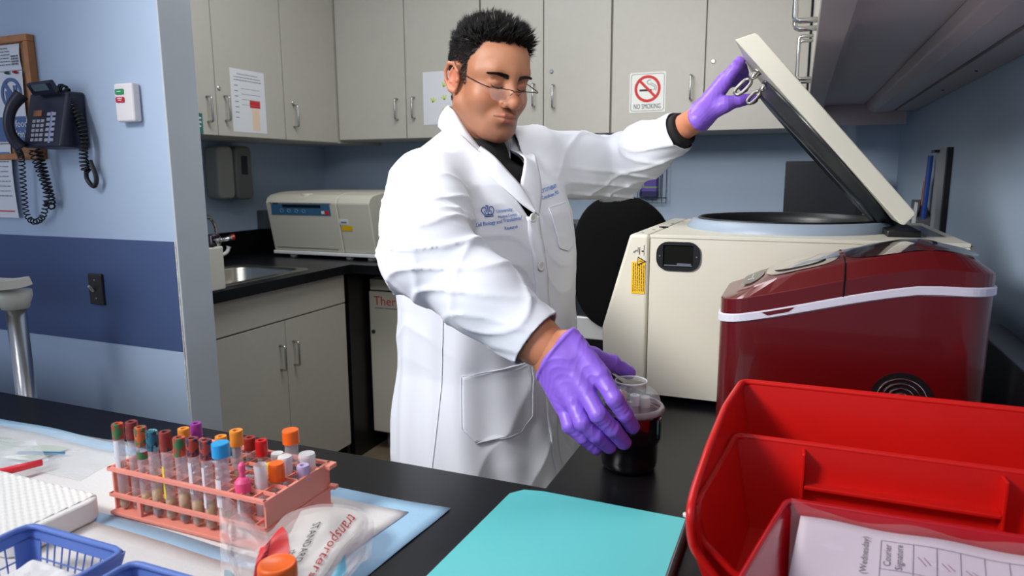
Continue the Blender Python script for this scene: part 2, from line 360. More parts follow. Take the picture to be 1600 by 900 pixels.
# ---- NO SMOKING sign
t = thing('no_smoking_sign', 'white NO SMOKING sign with red crossed circle on the wall cabinet', 'sign', (-.622, 3.044, 1.607))
sx, sz = -.622, 1.689
MB().prism(rrect(sx-.077, sz-.083, sx+.077, sz+.083, .004), 1, 3.0432, 3.0447).build('plate', mat('sign_white', (232, 232, 226), .45), t)
def ring2(cx, cz, r0, r1, y, n=40):
    mb = MB(); v = []
    for k in range(n):
        c, s = math.cos(2*PI*k/n), math.sin(2*PI*k/n)
        v += [(cx+r0*c, y, cz+r0*s), (cx+r1*c, y, cz+r1*s), (cx+r0*c, y+.0006, cz+r0*s), (cx+r1*c, y+.0006, cz+r1*s)]
    f = []
    for k in range(n):
        a, b = 4*k, 4*((k+1) % n); f += [(a, a+1, b+1, b), (a+1, a+3, b+3, b+1), (a, b, b+2, a+2)]
    return mb.add(v, f)
def border(x0, z0, x1, z1, r, wd, y, name, m, parent):
    a = rrect(x0, z0, x1, z1, r); b = rrect(x0+wd, z0+wd, x1-wd, z1-wd, max(r-wd, .0005)); n = len(a)
    MB().add([(x, y, z) for x, z in a]+[(x, y, z) for x, z in b], [(i, (i+1) % n, n+(i+1) % n, n+i) for i in range(n)]).build(name, m, parent)
border(sx-.071, sz-.077, sx+.071, sz+.077, .010, .0016, 3.0427, 'border_line', INK, t)
ring2(sx, sz+.015, .044, .056, 3.0424).obox((sx, 3.0426, sz+.015), (1, 0, -1), (1, 0, 1), .047, .0055, .0003).build('prohibition_ring', REDINK, t)
mb = MB().obox((sx-.008, 3.0429, sz+.009), (1, 0, 0), (0, 0, 1), .026, .0042, .0002).build('cigarette', INK, t)
mb = MB()
for pth in ([(.022, .009), (.030, .012), (.031, .022), (.022, .026), (.014, .032), (.004, .034), (-.002, .042), (.004, .050), (.014, .050)], [(.034, .006), (.038, .016), (.036, .026), (.026, .032), (.018, .038), (.012, .038)]):
    P = smoothpath([(sx+a, 3.0427, sz+b) for a, b in pth], 4); mb.tube(P, .0011, 4)
mb.build('smoke_lines', INK, t)
text('NO SMOKING', .030, (sx, 3.0432, sz-.068), (1, 0, 0), (0, 0, 1), INK, t, align='CENTER', width=.115)

# ---- small centrifuge on the counter
t = thing('tabletop_centrifuge', 'ivory tabletop centrifuge with blue control panel on the black counter by the corner', 'centrifuge', (-2.08, 2.95, .953))
prof = [(2.70, .985), (2.652, 1.218), (2.664, 1.240), (2.69, 1.254), (2.75, 1.264), (2.82, 1.268), (3.16, 1.268), (3.20, 1.25), (3.20, .985)]
IV2 = mat('ivory_plastic', (204, 200, 184), .4, bump=.02, bscale=500)
MB().prism([(y, z) for y, z in prof], 0, -2.372, -1.962).build('lid_housing', IV2, t, bevel=.006, seg=3)
MB().prism([(y, z) for y, z in prof], 0, -1.959, -1.785).build('side_housing', IV2, t, bevel=.006, seg=3)
def cf(x, z, off=.001):   # point on the sloping front face
    y = 2.70-.048*(z-.985)/.233
    return (x, y-off, z)
MB().add([cf(-2.345, 1.160, .002), cf(-2.0, 1.160, .002), cf(-2.0, 1.213, .002), cf(-2.337, 1.213, .002)]+[cf(-2.345, 1.160, -.003), cf(-2.0, 1.160, -.003), cf(-2.0, 1.213, -.003), cf(-2.337, 1.213, -.003)], [(0, 1, 2, 3), (0, 4, 5, 1), (1, 5, 6, 2), (2, 6, 7, 3), (3, 7, 4, 0)]).build('control_panel', mat('panel_blue', (60, 104, 140), .35), t)
MB().obox(cf(-2.16, 1.203, .0025), (1, 0, 0), (0, -.2, 1), .11, .0065, .001).build('display', BLACKPL, t)
MB().obox(cf(-2.02, 1.174, .003), (1, 0, 0), (0, -.2, 1), .01, .009, .001).build('stop_button', REDINK, t)
MB().obox(cf(-2.042, 1.174, .003), (1, 0, 0), (0, -.2, 1), .008, .007, .001).build('start_button', WHITEPL, t)
mb = MB()
for k in range(4): mb.tube([cf(-2.28+.043*k+.009*math.cos(a*PI/6), 1.180+.008*math.sin(a*PI/6), .0028) for a in range(12)], .0008, 4, closed=True)
tag(mb.build('key_rings', mat('pale_blue_print', (150, 190, 220), .5), t), kind='stuff')
for z_ in (1.2165, 1.0): MB().tube([cf(-2.35, z_, .0012), cf(-1.99, z_, .0012)], .0012, 4).build('panel_seam', GAP, t)
MB().obox(cf(-2.31, 1.214, .002), (1, 0, 0), (0, 0, 1), .015, .002, .0003).build('small_nameplate', INK, t)
q = MB().obox(cf(-1.935, 1.133, .0015), (1, 0, 0), (0, -.2, 1), .024, .013, .0004).build('white_sticker', PAPER, t)
MB().obox(cf(-1.935, 1.130, .0022), (1, 0, 0), (0, -.2, 1), .016, .004, .0003).build('sticker_print', GREYINK, q)
q = MB().obox(cf(-1.922, 1.103, .0015), (1, 0, 0), (0, -.2, 1), .030, .012, .0004).build('yellow_sticker', mat('sticker_yellow', (226, 180, 10), .5), t)
strokes(q, cf(-1.946, 1.098, .0016), (1, 0, 0), (0, 0, 1), [(0, .003, .012, .005), (.014, .003, .010, .007), (.027, .003, .014, .006)], INK)
MB().lathe([(.036, 0), (.035, .008), (.028, .014), (.01, .016)], (-2.165, 2.715, 1.246), 24).build('lid_latch', IV2, t, smooth=True)
MB().box(-2.372, 2.69, .968, -1.785, 3.2, .984).build('base_rail', WHITEPL, t, bevel=.003)
for x, y in ((-2.28, 2.73), (-1.95, 2.73), (-1.83, 2.73), (-2.28, 3.1), (-1.85, 3.1)):
    MB().lathe([(.018, 0), (.02, .004), (.016, .0155)], (x, y, .9532), 14).build('foot', WHITEPL, t)
mb = MB()
for k in range(2):
    for j in range(5): mb.box(-1.785, 2.75+.05*k, 1.0+.012*j, -1.7835, 2.785+.05*k, 1.006+.012*j)
tag(mb.build('vent_slots', GAP, t), kind='stuff')

# ---- under-counter freezer
t = thing('freezer', 'ivory under-counter freezer with red lettering behind the man', 'freezer', (-1.55, 3.05, 0))
MB().box(-1.870, 2.80, .085, -1.20, 3.42, .862).build('body', IVORY, t, bevel=.004)
MB().box(-1.872, 2.755, .10, -1.198, 2.798, .80).build('door', IVORY, t, bevel=.004)
MB().box(-1.868, 2.76, .806, -1.202, 2.80, .858).build('top_panel', IVORY, t, bevel=.003)
MB().box(-1.868, 2.765, .8, -1.202, 2.80, .807).build('seam', GAP, t)
text('Thermo', .062, (-1.846, 2.7555, .735), (1, 0, 0), (0, 0, 1), mat('red_lettering', (206, 30, 34), .5), t, depth=.0008)
strokes(t, (-1.84, 2.7555, .718), (1, 0, 0), (0, 0, 1), [(0, 0, .05, .005), (.055, 0, .08, .005)], GREYINK)
MB().lathe([(.010, 0), (.010, .004), (.006, .005)], (-1.853, 2.755, .603), 14, Matrix.Rotation(PI/2, 3, 'X')).build('door_lock', INK, t)
MB().box(-1.887, 2.77, .55, -1.872, 2.79, .61).build('latch', STEEL, t, bevel=.002)
for x in (-1.80, -1.27):
    for y in (2.84, 3.36): MB().box(x-.03, y-.03, 0, x+.03, y+.03, .085).build('foot', STEEL, t)
tag(MB().box(-1.975, 2.62, 0, -1.892, 3.42, .913).build('counter_support', BLACKPL), 'black support panel under the counter beside the freezer', 'panel')

# ---- swivel chair behind the man
t = thing('swivel_chair', 'black swivel chair with oval backrest behind the man and the big centrifuge', 'chair', (-.52, 2.42, 0), 0)
cx, cy, cz = -.553, 2.30, 1.045
BF = mat('black_fabric', (9, 9, 10), .95, spec=.15, bump=.3, bscale=900)
def shell(a, b):
    th = b*PI; ph = a*2*PI; e = lambda c, p: math.copysign(abs(c)**p, c)
    return (cx+.182*math.sin(th)*e(math.cos(ph), .85), cy+.035*math.cos(th)+.05*(math.sin(th)*math.cos(ph))**2, cz+.232*math.sin(th)*e(math.sin(ph), .9))
MB().grid(shell, 40, 22, cu=True).build('backrest', BF, t, smooth=True)
MB().box(cx-.18, 2.335, .765, cx+.0, 2.352, .845).build('bracket', mat('grey_bracket', (190, 190, 190), .45, .3), t, bevel=.004)
MB().lathe([(.008, 0), (.008, -.004)], (cx-.04, 2.335, .85), 12, Matrix.Rotation(-PI/2, 3, 'X')).build('bolt', INK, t)
MB().tube(smoothpath([(cx-.03, 2.36, .86), (cx-.03, 2.38, .70), (cx-.03, 2.42, .60), (cx-.03, 2.5, .58)], 5), .02, 10).build('back_arm', BLACKPL, t, smooth=True)
MB().prism(rrect(cx-.26, 2.34, cx+.24, 2.82, .12, 6), 2, .60, .69).build('seat', BF, t, bevel=.03, seg=4)
MB().lathe([(.03, .12), (.03, .42), (.02, .43), (.02, .60)], (cx, 2.57, 0), 16).build('gas_lift', CH, t, smooth=True)
for k in range(5):
    a = 2*PI*k/5+.3; e = (cx+.27*math.cos(a), 2.57+.27*math.sin(a))
    leg = MB().tube([(cx, 2.57, .13), (e[0], e[1], .085)], [.024, .014], 8).build('leg', BLACKPL, t)
    MB().lathe([(.025, -.012), (.028, -.006), (.028, .006), (.025, .012)], (e[0], e[1], .028), 16, Matrix.Rotation(PI/2, 3, 'X')).build('caster', BLACKPL, t)

# ---- wire rack on the back wall, outlet
t = thing('wire_rack', 'thin wire rack on the back wall under the man\'s raised arm', 'rack', (-.65, 3.40, 1.2))
mb = MB()
for d, y in ((0, 3.40), (.022, 3.37)): mb.tube([(-.73+d, y, 1.206+d), (-.592-d, y, 1.206+d), (-.592-d, y, 1.42-d), (-.73+d, y, 1.42-d)], .0022, 6, closed=True)
for x in (-.70, -.655, -.61): mb.tube([(x, 3.39, 1.21), (x, 3.39, 1.41)], .0018, 6)
mb.tube([(-.72, 3.36, 1.23), (-.60, 3.36, 1.23), (-.60, 3.44, 1.23), (-.72, 3.44, 1.23)], .002, 6, closed=True)
mb.build('wire_frame', mat('wire_dark', (58, 64, 84), .4, .7), t)
t = thing('glove_box', 'purple and white glove box held in the wire rack', 'box', (-.66, 3.405, 1.235))
MB().box(-.715, 3.375, 1.236, -.635, 3.435, 1.36).build('carton', mat('purple_carton', (96, 74, 168), .6), t, bevel=.002)
MB().box(-.716, 3.374, 1.236, -.634, 3.436, 1.262).build('dark_blue_band', mat('navy_carton', (26, 28, 84), .6), t)
MB().box(-.716, 3.3735, 1.278, -.634, 3.4365, 1.284).build('green_stripe', mat('green_stripe', (130, 176, 70), .6), t)
t = thing('wall_outlet', 'grey wall outlet on the back wall left of the black chair', 'outlet', (-1.05, YB, 1.0))
MB().box(-1.10, YB-.008, 1.0, -1.03, YB-.0005, 1.115).build('plate', mat('outlet_grey', (110, 114, 118), .5), t, bevel=.002)
for z in (1.035, 1.08): MB().box(-1.075, YB-.01, z-.012, -1.055, YB-.0075, z+.012).build('socket', INK, t)

# ---- right bench back part: monitor
t = thing('monitor', 'dark flat monitor at the back of the right bench', 'monitor', (.09, 3.13, .913))
MB().box(-.056, 3.10, 1.09, .240, 3.13, 1.395).build('frame', BLACKPL, t, bevel=.004)
MB().box(-.044, 3.0985, 1.105, .215, 3.1005, 1.383).build('screen', mat('dark_screen', (44, 46, 50), .25), t)
MB().box(.07, 3.13, .95, .11, 3.15, 1.2).box(0, 3.08, .9135, .18, 3.24, .93).build('stand', BLACKPL, t, bevel=.003)
t = thing('marker_pen', 'black capped pen standing behind the open centrifuge lid', 'pen', (.20, 2.35, .914))
MB().box(.185, 2.33, .9135, .245, 2.39, 1.13).build('holder_cup', BLACKPL, t, bevel=.006)
MB().tube([(.21, 2.36, 1.0), (.205, 2.36, 1.22)], .009, 12).tube([(.205, 2.36, 1.17), (.205, 2.36, 1.225)], .011, 12).build('pen_body', INK, t)

# ---- wall pockets on the right wall
t = thing('document_holder', 'clear wall holder with grey papers and dark edge on the right wall', 'holder', (.37, 2.32, 1.16))
MB().box(.376, 2.268, 1.13, .3895, 2.288, 1.418).build('dark_spine', BLACKPL, t)
MB().box(.362, 2.288, 1.13, .3895, 2.345, 1.418).build('paper_stack', mat('grey_paper', (170, 172, 176), .7), t)
MB().box(.350, 2.30, 1.405, .3895, 2.36, 1.412).build('clip', BLACKPL, t)
t = thing('pen_pocket', 'small wall pocket with blue and orange pens on the right wall', 'holder', (.375, 2.55, 1.15))
MB().prism([(2.50, 1.12), (2.66, 1.12), (2.66, 1.26), (2.50, 1.20)], 0, .35, .3895).build('pocket', mat('pocket_grey', (88, 90, 92), .5), t, bevel=.002)
for y, z, m_ in ((2.52, 1.40, mat('blue_pen', (30, 70, 150), .4)), (2.545, 1.335, mat('orange_pen', (190, 120, 30), .4)), (2.56, 1.32, INK)):
    MB().tube([(.368, y, 1.2), (.372, y-.01, z)], .008, 10).build('pen', m_, t)
MB().prism([(2.53, 1.16), (2.60, 1.16), (2.55, 1.255), (2.51, 1.255)], 0, .345, .349).build('paper_slip', PAPER, t)
mb = MB()
for k in range(4): mb.box(.388, 2.60, 1.30+.03*k, .3895, 2.64, 1.303+.03*k)
tag(mb.build('wall_marks', PAPER, t), kind='stuff')

# ================================================================ THINGS ON AND BEFORE THE PHONE WALL
yw = PY
t = thing('cork_board', 'oak-framed cork board on the blue wall beside the phone', 'board', (-2.0, yw, 1.39))
OAK = mat('oak_frame', (176, 116, 66), .5, var=.15, vscale=30)
MB().box(-2.29, yw-.008, 1.40, -1.70, yw-.001, 1.67).build('cork', mat('cork', (150, 112, 76), .9, var=.2, vscale=120), t)
for b in ((-2.30, 1.39, -1.684, 1.405), (-2.30, 1.662, -1.684, 1.678), (-1.70, 1.405, -1.684, 1.662), (-2.30, 1.405, -2.285, 1.662)):
    MB().box(b[0], yw-.02, b[1], b[2], yw-.001, b[3]).build('frame_strip', OAK, t, bevel=.002)
def pinned(name, label, x0, z0, x1, z1, y, lines=None, parent=None):
    t = thing(name, label, 'paper', ((x0+x1)/2, y, z0))
    MB().grid(lambda a, b: (x0+(x1-x0)*a, y-.003*math.sin(b*PI)*a, z0+(z1-z0)*b), 6, 6).build('sheet', PAPER, t, solid=.0004)
    if lines: strokes(t, (x0, y-.0035, z0), (1, 0, 0), (0, 0, 1), lines, GREYINK)
    return t
pinned('printed_notice', 'printed notice pinned at the top of the cork board', -1.93, 1.60, -1.725, 1.66, yw-.010, textlines(.12, .05, .05, 6, .0075, .0022, 5)+textlines(.175, .03, .025, 4, .006, .004, 2))
t = pinned('food_sign', 'white sign with blue crossed circle over a cup, pinned beside the phone', -1.93, 1.43, -1.722, 1.598, yw-.0125)
SB = mat('sign_blue', (78, 104, 152), .6)
mb = ring2(-1.765, 1.545, .030, .038, yw-.0165, 36).obox((-1.765, yw-.0166, 1.545), (1, 0, -1.15), (1.15, 0, 1), .034, .0045, .0003)
mb.build('prohibition_ring', SB, t)
MB().box(-1.787, yw-.0163, 1.528, -1.768, yw-.0158, 1.553).box(-1.757, yw-.0163, 1.528, -1.752, yw-.0158, 1.565).box(-1.748, yw-.0163, 1.528, -1.743, yw-.0158, 1.565).build('cup_and_fork', SB, t)
MB().box(-1.93, yw-.0166, 1.434, -1.724, yw-.0159, 1.492).build('blue_panel', SB, t)
text('No food', .024, (-1.80, yw-.0166, 1.467), (1, 0, 0), (0, 0, 1), PAPER, t)
text('or drink', .024, (-1.80, yw-.0166, 1.443), (1, 0, 0), (0, 0, 1), PAPER, t)
for x, c, n_ in ((-1.768, (20, 110, 90), 'green_pin'), (-1.738, (190, 60, 60), 'red_pin')): MB().lathe([(.004, 0), (.003, .008)], (x, yw-.016, 1.594), 10, Matrix.Rotation(PI/2, 3, 'X')).build(n_, mat(n_, c, .4), t)
t = pinned('form_sheet', 'white form with blue heading hanging below the cork board', -2.0, 1.247, -1.80, 1.428, yw-.0105, textlines(.13, .15, .06, 9, .012, .0018, 8))
MB().box(-1.87, yw-.0145, 1.405, -1.805, yw-.0141, 1.409).build('blue_heading', mat('blue_rule', (70, 140, 200), .6), t)
MB().box(-1.87, yw-.0125, 1.262, -1.81, yw-.0121, 1.265).build('red_rule', REDINK, t)

# ---- wall phone
t = thing('wall_phone', 'dark blue-black wall telephone with coiled cord on the blue wall', 'phone', (-1.58, yw, 1.41))
PH = mat('phone_navy', (22, 24, 44), .38)
def pf(x, z, off=0):    # sloping front face: bottom stands further from the wall
    a = (1.54-z)/.13; return (-1.662+(x+1.662)*.80, yw-.045-.03*a-off, z)
MB().add([(-1.655, yw-.001, 1.412), (-1.532, yw-.001, 1.412), (-1.532, yw-.001, 1.54), (-1.655, yw-.001, 1.54), pf(-1.66, 1.415), pf(-1.497, 1.415), pf(-1.493, 1.538), pf(-1.655, 1.538)],
         [(0, 1, 2, 3), (4, 5, 6, 7), (0, 1, 5, 4), (1, 2, 6, 5), (2, 3, 7, 6), (3, 0, 4, 7)]).build('body', PH, t, bevel=.006, seg=3)
dsp = MB().obox(pf(-1.565, 1.546, .018), (1, 0, .03), (0, -.5, .87), .040, .0145, .006).build('display_head', PH, t, bevel=.003)
MB().obox(pf(-1.565, 1.546, .0245), (1, 0, .03), (0, -.5, .87), .025, .0075, .0006).build('display', mat('lcd_grey', (86, 100, 106), .2), dsp)
KEY = mat('key_grey', (150, 152, 162), .5)
u_ = Vector(pf(0, 1.5))-Vector(pf(0, 1.45))
nk = 0
for r_ in range(5):
    for c_ in range(3):
        MB().obox(pf(-1.617+.018*c_, 1.432+.0105*r_, .001), (1, 0, 0), u_, .0052, .0034, .0012).build('key', KEY, t)
for r_ in range(6):
    for c_ in range(2): MB().obox(pf(-1.557+.021*c_, 1.431+.0115*r_, .001), (1, 0, 0), u_, .0060, .0035, .0012).build('key', KEY, t)
MB().obox(pf(-1.5465, 1.459, .0006), (1, 0, 0), u_, .0035, .036, .0006).build('label_strip', mat('strip_blue', (120, 140, 180), .5), t)
MB().obox(pf(-1.607, 1.4915, .0008), (1, 0, 0), u_, .014, .007, .001).build('bronze_keys', mat('bronze_key', (150, 92, 60), .4), t)
# handset
hp = smoothpath([(-1.652, yw-.080, 1.414), (-1.660, yw-.092, 1.436), (-1.658, yw-.099, 1.468), (-1.644, yw-.096, 1.504), (-1.628, yw-.082, 1.532)], 6)
n_ = len(hp); rr = [.0155-.0045*math.sin(PI*i/(n_-1)) for i in range(n_)]
MB().tube(hp, rr, 14).build('handset', PH, t, smooth=True)
def coil(path, r, pitch, th, name, parent=None, k=10):
    P = smoothpath(path, 12); d = 0; pts = []
    L = [0]
    for a, b in zip(P[:-1], P[1:]): L.append(L[-1]+(b-a).length)
    N_ = int(L[-1]/pitch*k); j = 0; u = Vector((1, 0, .01))
    for i in range(N_+1):
        s = L[-1]*i/N_
        while j < len(P)-2 and L[j+1] < s: j += 1
        f_ = (s-L[j])/max(1e-6, L[j+1]-L[j]); c = P[j].lerp(P[j+1], f_); T = (P[j+1]-P[j]).normalized()
        u = (u-T*u.dot(T)).normalized(); v = T.cross(u); a = 2*PI*i/k
        pts.append(c+(u*math.cos(a)+v*math.sin(a))*r)
    return MB().tube(pts, th, 5).build(name, BLACKPL, parent, smooth=True)
coil([(-1.690, yw-.065, 1.412), (-1.735, yw-.03, 1.39), (-1.748, yw-.025, 1.32), (-1.752, yw-.022, 1.26), (-1.728, yw-.022, 1.240), (-1.692, yw-.022, 1.256), (-1.672, yw-.022, 1.31), (-1.68, yw-.03, 1.37), (-1.69, yw-.035, 1.412)], .0062, .0105, .0016, 'handset_cord', t)
coil([(-1.665, yw-.035, 1.412), (-1.660, yw-.03, 1.36), (-1.656, yw-.025, 1.31), (-1.662, yw-.02, 1.28), (-1.672, yw-.028, 1.29)], .008, .009, .0024, 'line_cord', t)
coil([(-1.570, yw-.03, 1.548), (-1.545, yw-.035, 1.538), (-1.525, yw-.03, 1.49), (-1.512, yw-.03, 1.44), (-1.520, yw-.03, 1.385), (-1.525, yw-.022, 1.36)], .008, .0085, .0024, 'bundled_cord', t)
MB().tube(smoothpath([(-1.525, yw-.02, 1.37), (-1.532, yw-.018, 1.345), (-1.512, yw-.018, 1.326), (-1.500, yw-.018, 1.345), (-1.512, yw-.02, 1.385)], 6), .005, 8).build('cord_loop', BLACKPL, t, smooth=True)

t = thing('signal_box', 'white wall box with green and red buttons on the blue wall', 'switch', (-1.385, yw, 1.465))
MB().box(-1.413, yw-.022, 1.468, -1.356, yw-.001, 1.551).build('housing', mat('off_white_box', (226, 220, 220), .45), t, bevel=.005, seg=3)
MB().prism(rrect(-1.406, 1.527, -1.381, 1.5385, .003), 1, yw-.0245, yw-.021).build('green_button', mat('button_green', (24, 142, 78), .4), t)
MB().prism(rrect(-1.406, 1.5095, -1.381, 1.5215, .003), 1, yw-.0245, yw-.021).build('red_button', mat('button_red', (190, 34, 50), .4), t)
strokes(t, (-1.403, yw-.0245, 1.53), (1, 0, 0), (0, 0, 1), [(.003, .002, .013, .002), (.003, -.0125, .014, .0018), (.005, -.0165, .010, .0018)], PAPER)
t = thing('light_switch', 'dark bronze light switch plate on the dark blue stripe', 'switch', (-1.55, yw, 1.04))
MB().box(-1.578, yw-.009, 1.043, -1.532, yw-.002, 1.118).build('plate', mat('bronze_plate', (60, 58, 56), .35, .5), t, bevel=.002)
MB().obox((-1.560, yw-.016, 1.083), (1, 0, 0), (0, -.6, .8), .0025, .009, .0025).build('toggle', mat('toggle_grey', (180, 178, 170), .4), t)
for z in (1.058, 1.103): MB().lathe([(.0025, 0), (.002, .001)], (-1.555, yw-.009, z), 8, Matrix.Rotation(PI/2, 3, 'X')).build('screw', STEEL, t)

# ---- tray on a steel pole before the wall
t = thing('pole_tray', 'ivory tray on a steel pole against the dark blue stripe', 'stand', (-1.573, .965, 0))
MB().lathe([(.0195, .03), (.0195, 1.085)], (-1.573, .965, 0), 20).build('pole', STEEL, t, smooth=True)
MB().lathe([(.026, 1.065), (.034, 1.09), (.034, 1.105)], (-1.573, .965, 0), 20).build('collar', IVORY, t, smooth=True)
def tray(a, b):
    x = -2.1+.585*a; e = (a-.5)*2; z = 1.118+.008*max(0, abs(e)-.8)/.2
    return (x, .893+.075*b, z+.004*abs(b*2-1)**3)
MB().grid(tray, 24, 8).build('tray', IVORY, t, smooth=False, solid=.018)
MB().lathe([(.075, 0), (.075, .015), (.05, .03), (.03, .035)], (-1.573, .965, .001), 28).build('base', STEEL, t)
# ================================================================ BENCH
BZ = .91
t = thing('bench_worktop', 'black resin L-shaped bench top in the foreground and along the right wall', 'worktop', (-.6, .5, .872))
poly = [(-2.9, .05), (XR-.002, .05), (XR-.002, 3.44), (-.31, 3.44), (-.31, .876), (-2.9, .876)]
MB().prism(poly, 2, .872, BZ).build('slab', BLACKTOP, t, bevel=.003)
for nm, b, lb in (('bench_cabinet', (-2.85, .15, 0, -.34, .84, .870), 'dark cabinet base under the foreground bench top'), ('bench_cabinet', (-.27, .88, 0, XR-.003, 3.42, .870), 'dark cabinet base under the right bench top')):
    t = thing(nm, lb, 'cabinet', ((b[0]+b[3])/2, (b[1]+b[4])/2, 0))
    MB().box(b[0], b[1], .1, b[3], b[4], b[5]).build('body', LAM, t); MB().box(b[0]+.05, b[1]+.05, 0, b[3]-.003, b[4]-.05, .1).build('plinth', GAP, t)

# ================================================================ BIG CENTRIFUGE
t = thing('floor_centrifuge', 'large ivory benchtop centrifuge with its lid open on the right bench', 'centrifuge', (0, 1.55, BZ))
y0, y1, zt = 1.31, 1.80, 1.2365
MB().prism([(-.294, zt), (-.346, 1.05), (-.344, .99), (-.325, .955), (-.292, .932), (-.2575, .924), (-.2575, zt)], 1, y0, y1).build('front_panel', IVORY, t, bevel=.006, seg=3)
cxx, cyy, cr = -.02, 1.575, .178
mb = MB(); bx0, bx1 = -.2545, .262
mb.v = [(bx0, y0, .924), (bx1, y0, .924), (bx1, y1, .924), (bx0, y1, .924), (bx0, y0, zt), (bx1, y0, zt), (bx1, y1, zt), (bx0, y1, zt)]
mb.f = [(0, 1, 5, 4), (1, 2, 6, 5), (2, 3, 7, 6), (3, 0, 4, 7), (3, 2, 1, 0)]
angs = sorted(set([2*PI*k/72-PI for k in range(72)]+[math.atan2(y-cyy, x-cxx) for x in (bx0, bx1) for y in (y0, y1)]))
inn, out = [], []
for a in angs:
    c, s = math.cos(a), math.sin(a); k = min(((bx1 if c > 0 else bx0)-cxx)/c if abs(c) > 1e-6 else 9, ((y1 if s > 0 else y0)-cyy)/s if abs(s) > 1e-6 else 9)
    inn.append((cxx+cr*c, cyy+cr*s, zt)); out.append((cxx+k*c, cyy+k*s, zt))
n = len(angs); mb.add(inn+out, [(i, (i+1) % n, n+(i+1) % n, n+i) for i in range(n)])
mb.build('body', IVORY, t)
MB().box(bx0-.001, y0-.0015, zt-.006, bx1, y0+.001, zt+.0005).build('top_edge_lip', IVORY, t, bevel=.0008)
MB().lathe([(.203, zt-.001), (.202, zt+.004), (.193, zt+.017), (.187, zt+.020), (.181, zt+.019)], (cxx, cyy, 0), 72, cap=False).build('chamber_gasket', mat('gasket_blue_grey', (142, 156, 172), .45), t, smooth=True)
MB().lathe([(.181, zt+.019), (.178, zt+.023), (.174, zt+.022), (.170, zt+.005), (.168, zt-.02)], (cxx, cyy, 0), 72, cap=False).build('inner_seal', mat('seal_black', (22, 24, 26), .4), t, smooth=True)
MB().lathe([(.168, zt-.02), (.167, 1.05), (.02, 1.04)], (cxx, cyy, 0), 72, cap=False).build('chamber', mat('chamber_steel', (150, 156, 166), .3, .8), t, smooth=True)
MB().lathe([(.03, 1.041), (.03, 1.17), (.02, 1.19)], (cxx, cyy, 0), 24).build('rotor_hub', STEEL, t, smooth=True)
# side hand-hole
hx, hz = -.2015, 1.1975
mb = MB(); a = rrect(hx-.0405, hz-.027, hx+.0405, hz+.027, .0215, 5); b = rrect(hx-.028, hz-.020, hx+.028, hz+.021, .003, 5); n = len(a)
mb.v = [(x, y0-.004, z) for x, z in a]+[(x, y0-.004, z) for x, z in b]+[(x, y0, z) for x, z in a]+[(x, y0-.0004, z) for x, z in b]
mb.f = [(i, (i+1) % n, n+(i+1) % n, n+i) for i in range(n)]+[(i, 2*n+i, 2*n+(i+1) % n, (i+1) % n) for i in range(n)]+[(n+i, n+(i+1) % n, 3*n+(i+1) % n, 3*n+i) for i in range(n)]
pt = mb.build('side_port', mat('port_black', (20, 22, 22), .35), t)
MB().box(hx-.029, y0-.0008, hz-.021, hx+.029, y0+.004, hz+.022).build('port_recess', GAP, pt)
MB().box(hx-.026, y0-.002, hz-.0185, hx+.026, y0-.0008, hz-.0165).box(hx-.002, y0-.002, hz-.0165, hx+.024, y0-.0008, hz-.013).build('port_ledge', STEEL, pt)
for x in (hx-.034, hx+.034): MB().lathe([(.0018, 0), (.0015, .0008)], (x, y0-.004, hz), 8, Matrix.Rotation(PI/2, 3, 'X')).build('screw', STEEL, pt)
# warning label
YEL = mat('warning_yellow', (236, 184, 12), .5)
lb = MB().prism(rrect(-.289, 1.122, -.263, 1.1835, .002), 1, y0-.0012, y0-.0002).build('warning_label', YEL, t)
rr_ = random.Random(4); L_ = []
for c_ in range(6):
    z = 0
    while z < .052: l = rr_.uniform(.002, .007); L_.append((.003+.004*c_, .003+z, .0011, l)); z += l+.0015
strokes(lb, (-.289, y0-.0012, 1.124), (1, 0, 0), (0, 0, 1), L_, INK)
lb = MB().add([(-.2775, y0-.0026, 1.194), (-.2775, y0-.0026, 1.177), (-.262, y0-.0026, 1.1855), (-.2775, y0-.0002, 1.194), (-.2775, y0-.0002, 1.177), (-.262, y0-.0002, 1.1855)], [(0, 1, 2), (3, 5, 4), (0, 3, 4, 1), (1, 4, 5, 2), (2, 5, 3, 0)]).build('warning_triangle', INK, t)
MB().add([(-.2763, y0-.003, 1.1915), (-.2763, y0-.003, 1.1795), (-.2648, y0-.003, 1.1855)], [(0, 1, 2)]).build('triangle_field', YEL, lb)
MB().box(-.2735, y0-.0034, 1.185, -.268, y0-.003, 1.1862).box(-.275, y0-.0034, 1.185, -.2742, y0-.003, 1.1862).build('exclamation_mark', INK, lb)
strokes(t, (-.278, y0-.0002, 1.198), (1, 0, 0), (0, 0, 1), [(0, .004, .0009, .010), (.003, .0, .0012, .014), (.0075, .005, .003, .003), (.0115, -.002, .0006, .020)], INK, 'small_label')
MB().obox((-.2835, y0-.0008, 1.204), (.8, 0, .6), (-.6, 0, .8), .004, .001, .0002).build('pencil_mark', GREYINK, t)
mb = MB().lathe([(.010, 0), (.010, .002)], (-.262, 1.49, zt), 20).build('top_slot', GAP, t); mb.scale = (1, 1, 1)
for x, y in ((-.27, 1.42), (-.276, 1.34), (-.262, 1.60), (-.25, 1.68)): MB().lathe([(.003, 0), (.003, .001)], (x, y, zt), 10).build('top_screw', STEEL, t)
for x in (-.25, .2):
    for y in (1.36, 1.75): MB().lathe([(.022, 0), (.022, .013)], (x, y, BZ+.0005), 16).build('foot', BLACKPL, t)
MB().box(bx1+.0005, y0, .93, bx1+.004, y1, zt-.004).build('rear_plate', mat('dark_grey_edge', (110, 108, 100), .5), t)
